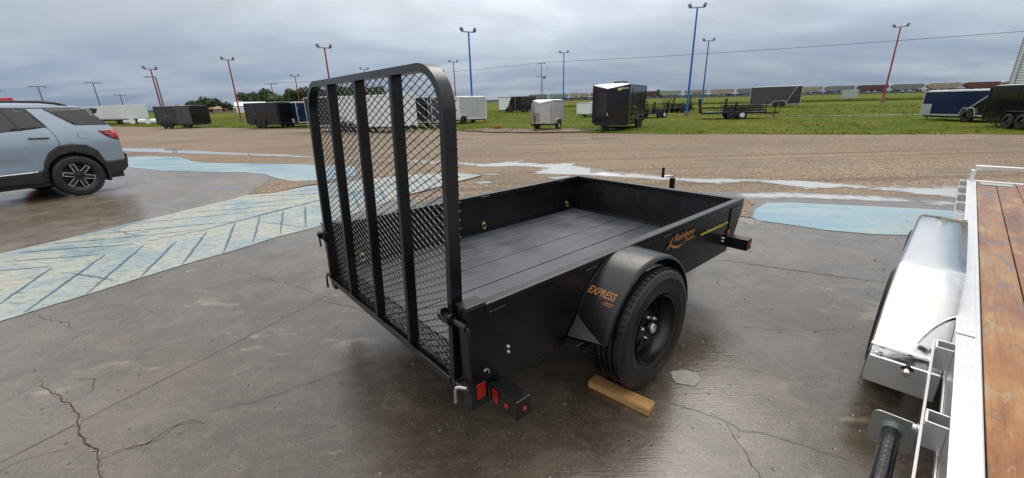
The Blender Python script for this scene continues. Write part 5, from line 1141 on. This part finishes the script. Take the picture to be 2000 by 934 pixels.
# silo at the right edge
si = thing('grain_silo', 'corrugated grey grain silo at the right edge', 'silo', (150, 118, 0), 0)
pr = []
for i in range(60): pr += [(9.0, i * .42), (9.08, i * .42 + .21)]
MB().lathe(pr, (0, 0, 0), 'z', 48).build('shell', m_alu('weathered_galvanised', (.55, .58, .60), .45), si, smooth=True)
MB().lathe([(9.3, 25.1), (1.0, 30), (0, 30.2)], (0, 0, 0), 'z', 48).build('roof', GALV, si, smooth=True)
for k in range(16): t = R(k * 22.5); MB().bar((9.12 * math.cos(t), 9.12 * math.sin(t), 0), (9.12 * math.cos(t), 9.12 * math.sin(t), 25), .18, .12).build('stiffener', GALV, si)
# long white box trailer, red cab, barrels, houses on the left
wt = thing('semi_trailer', 'long white box trailer standing behind the silver blue car', 'trailer', (-50.5, 60.5, 0), R(152))
MB().box(0, 24, 0, 2.5, .75, 2.5).build('body', simple('off_white_sheet', (.62, .66, .66), .5, var=.08, vs=.4), wt, .03); MB().box(-.02, 24.02, -.03, 2.53, .66, .80).build('floor_rail', GREYS, wt)
for xx in (2.0, 3.2, 19.5): small_wheel(wt, (xx, .15, .42), .42, DTRIM, -1, .3); small_wheel(wt, (xx, 2.35, .42), .42, DTRIM, 1, .3)
MB().box(1, 23, .3, 2.2, .45, .66).build('underframe', BALL, wt)
for i, xx in enumerate((-49.0, -52.0, -55.5)):
    bt = MB().tube([(0, 0, .36), (1.7, -.9, .36)], .34, 14).build('white_tank', WHITE, None, smooth=True); bt.location = (xx + 2.5, 56.0 + i * 1.7, 0)
    tag(bt, ('white tank lying in the grass nearest the charcoal trailer', 'white tank lying in the grass, middle one of three', 'white tank lying in the grass nearest the car tailgate')[i], 'tank', 'white tanks in the grass')
rc = thing('truck_cab', 'red truck cab roof showing above the car', 'truck', (-60.0, 53.0, 0), R(228.7)); rc.scale = (1, 1, 1.17)
rd = simple('red_cab_paint', (.50, .05, .06), .3)
MB().prism([(0, .8), (2.6, .8), (2.6, 1.9), (2.2, 2.9), (0.1, 3.05), (0, 2.9)], 0, 2.2, 'y').build('cab', rd, rc, .08); MB().box(2.6, 4.4, .2, 2.0, .8, 1.7).build('hood', rd, rc, .08)
MB().prism([(2.62, 1.92), (2.63, 1.92), (2.24, 2.85), (2.23, 2.85)], .15, 2.05, 'y').build('windscreen', GLASS, rc)
for xx in (.5, 3.6):
    for yy, s_ in ((.1, -1), (2.1, 1)): small_wheel(rc, (xx, yy, .5), .5, DTRIM, s_, .3)
def house(label, x, y, rz, L, W, h, roofm, wall):
    t = thing('house', label, 'house', (x, y, 0), R(rz), 'far buildings among the trees')
    MB().box(0, L, 0, W, 0, h).build('wall', wall, t); MB().prism([(-.4, h), (W / 2, h + W * .22), (W + .4, h)], -.4, L + .4, 'x').build('roof', roofm, t)
    for xx in (.25, .65): w_ = MB().box(L * xx, L * xx + 1.6, -.06, -.002, 1.0, 2.3).build('window', DTRIM, t)
house('white gabled house at the foot of the far trees', -165, 262, 32, 16, 10, 4.0, ROOF, WHITE)
house('low tan shed left of the white gabled house', -196, 275, 32, 18, 8, 2.6, simple('tan_roof', (.30, .20, .12), .8), simple('tan_wall', (.32, .25, .18), .8))
house('grey shed right of the near tree group', -142, 258, 32, 7, 6, 3.4, GREYS, GREYS)
rb = MB().box(-.22, .22, -.12, .12, .02, .16).build('concrete_block', simple('rusty_block', (.24, .075, .03), .8, var=.3, vs=12), None, .015); rb.location = (-.65, 25.1, .03); rb.rotation_euler = (0, 0, .2)
tag(rb, 'rust brown block lying at the edge of the grass', 'block')

# ------------------------------------------------------------------ trees
def m_leaf(name, a, b):
    t = NT(name); n = t.noise(.5, 3); g = t.n.new('ShaderNodeNewGeometry'); c = t.mix(t.rng(n, .3, .7), a, b)
    c = t.mix(t.rng(g.outputs['Random Per Island'], 0, 1, 0, .5), c, tuple(q * .55 for q in a)); return t.set(c, .7)
LEAFS = [m_leaf('dark_leaves', (.030, .060, .016), (.052, .090, .024)), m_leaf('fresh_leaves', (.065, .115, .028), (.09, .14, .034))]
BARK = simple('bark', (.07, .055, .042), .9, var=.3)
def crown_mesh(seed, w, h, n, leaf, lobes):
    rd_ = random.Random(seed); vs = []; fs = []
    L = [(rd_.uniform(-.62, .62) * w, rd_.uniform(-.5, .5) * w, rd_.uniform(.30, .82) * h, rd_.uniform(.26, .46) * w) for _ in range(lobes)]
    for i in range(n):
        lx, ly, lz, lr = rd_.choice(L); d = Vector((rd_.gauss(0, 1), rd_.gauss(0, 1), rd_.gauss(0, 1))).normalized() * lr * rd_.uniform(.55, 1.06)
        c = Vector((lx, ly, lz)) + d
        if c.z < .06 * h: continue
        nn = (d.normalized() + Vector((rd_.gauss(0, .5), rd_.gauss(0, .5), rd_.gauss(.2, .5)))).normalized(); a = nn.orthogonal().normalized(); b = nn.cross(a); s_ = leaf * rd_.uniform(.6, 1.4); o_ = len(vs)
        for k in range(5): t = k * 1.2566 + rd_.random() * .6; vs.append(c + a * (math.cos(t) * s_) + b * (math.sin(t) * s_ * rd_.uniform(.5, 1)) + nn * rd_.uniform(-.2, .2) * s_)
        fs.append(tuple(range(o_, o_ + 5)))
    me = bpy.data.meshes.new('crown'); me.from_pydata([tuple(q) for q in vs], [], fs); return me
def trunk_mesh(seed, h, rr):
    rd_ = random.Random(seed); m = MB(); m.tube([(0, 0, -.3), (.1, .05, h * .35), (rd_.uniform(-.3, .3), .1, h * .7)], [rr, rr * .7, rr * .3], 8)
    for k in range(6):
        a = rd_.random() * 6.28; z = h * rd_.uniform(.3, .55); l_ = h * rd_.uniform(.18, .32); m.tube([(0, 0, z), (math.cos(a) * l_ * .6, math.sin(a) * l_ * .6, z + l_ * .5), (math.cos(a) * l_, math.sin(a) * l_, z + l_)], [rr * .4, rr * .25, rr * .08], 5)
    me = bpy.data.meshes.new('trunk'); me.from_pydata(m.v, [], m.f); return me
CM = [crown_mesh(1, 7.5, 13, 2200, .62, 14), crown_mesh(2, 7.0, 12, 2000, .60, 12), crown_mesh(3, 8.2, 13, 2300, .64, 15), crown_mesh(4, 4.2, 6.5, 900, .42, 9)]
TMs = [trunk_mesh(5, 10, .35), trunk_mesh(6, 6, .2)]
for i, m in enumerate(CM): m.materials.append(LEAFS[0])
CMF = CM[1].copy(); CMF.materials.clear(); CMF.materials.append(LEAFS[1])
for m in TMs: m.materials.append(BARK)
def tree(label, x, y, s, k, rz, group, fresh=False, sz=1.):
    t = thing('tree', label, 'tree', (x, y, terrain(x, y)), rz, group); t.scale = (s, s, s * sz)
    for nm, me in (('crown', CMF if fresh else CM[k]), ('trunk', TMs[1 if k == 3 else 0])):
        o_ = bpy.data.objects.new(nm, me); col.objects.link(o_); o_.parent = t
gt = 'dense tree belt behind the black trailers'
TB = [(-176, 296, .80, 0, 0), (-167, 300, .86, 2, 0), (-156, 292, .80, 1, 1), (-146, 296, .88, 0, 0), (-136, 300, .90, 2, 0), (-127, 296, .92, 1, 0), (-118, 300, .90, 0, 0), (-109, 298, .95, 2, 0), (-100, 300, .92, 1, 0), (-92, 304, .88, 0, 0)]
lbl = ['leftmost dark tree of the dense tree belt', 'dark rounded tree second from the left in the dense belt', 'fresh light green tree in the dense belt above the black trailer', 'dark tree right of the fresh green tree in the belt', 'tall dark tree left of the small red pole in the belt', 'dark tree directly behind the small red floodlight pole', 'dark tree between the small red pole and the gate corner', 'dark tree seen behind the gate corner', 'dark tree seen through the left gate panel', 'rightmost dark tree of the belt, seen through the mesh']
for i, (x, y, s, k, fr_) in enumerate(TB): tree(lbl[i], x, y, s * 1.3, k, i * 1.3, gt, bool(fr_))
TG = [(-204, 270, .85, 3), (-196, 268, 1.15, 3), (-188, 266, 1.35, 3), (-181, 264, 1.5, 3), (-173, 266, 1.0, 3)]
lb2 = ['thin ragged tree at the left end of the small tree group', 'low dark tree second from the left in the small group', 'middle tree of the small group left of the red pole', 'tallest round tree of the small group left of the red pole', 'low tree right beside the red pole foot']
for i, (x, y, s, k) in enumerate(TG): tree(lb2[i], x, y, s, k, i * 2.1, 'small tree group left of the red pole')
for i, (x, y, s, lb_) in enumerate([(112, 372, 1.25, 'round treetop showing above the train, right of the large black trailer'), (129, 372, 1.15, 'second round treetop above the train, left of the tallest blue pole'), (176, 350, .95, 'small treetop above the train left of the long grey trailer'), (-238, 262, .75, 'pale shrub above the long white box')]): tree(lb_, x, y, s, 3, i, 'lone treetops', sz=1.0)
# far low hills
def hills():
    vs = []; fs = []; n_ = 120
    for i in range(n_ + 1):
        t = -75 + 150 * i / n_; x, y = 3300 * math.sin(R(t)), 3300 * math.cos(R(t)); h = 26 + 14 * mnoise.noise(Vector((i * .13, 0, 0))) + 7 * mnoise.noise(Vector((i * .5, 3, 0)))
        h *= 1 if -8 < t < 30 else .5
        vs += [(x, y, -5), (x, y, h), (x * 1.25, y * 1.25, -5)]
        if i: a = 3 * i; fs += [(a - 3, a, a + 1, a - 2), (a - 2, a + 1, a + 2, a - 1)]
    me = bpy.data.meshes.new('hills'); me.from_pydata(vs, [], fs); struct(link('hills', me, simple('far_hill_scrub', (.12, .16, .17), .95, var=.2, vs=.01)))
hills()
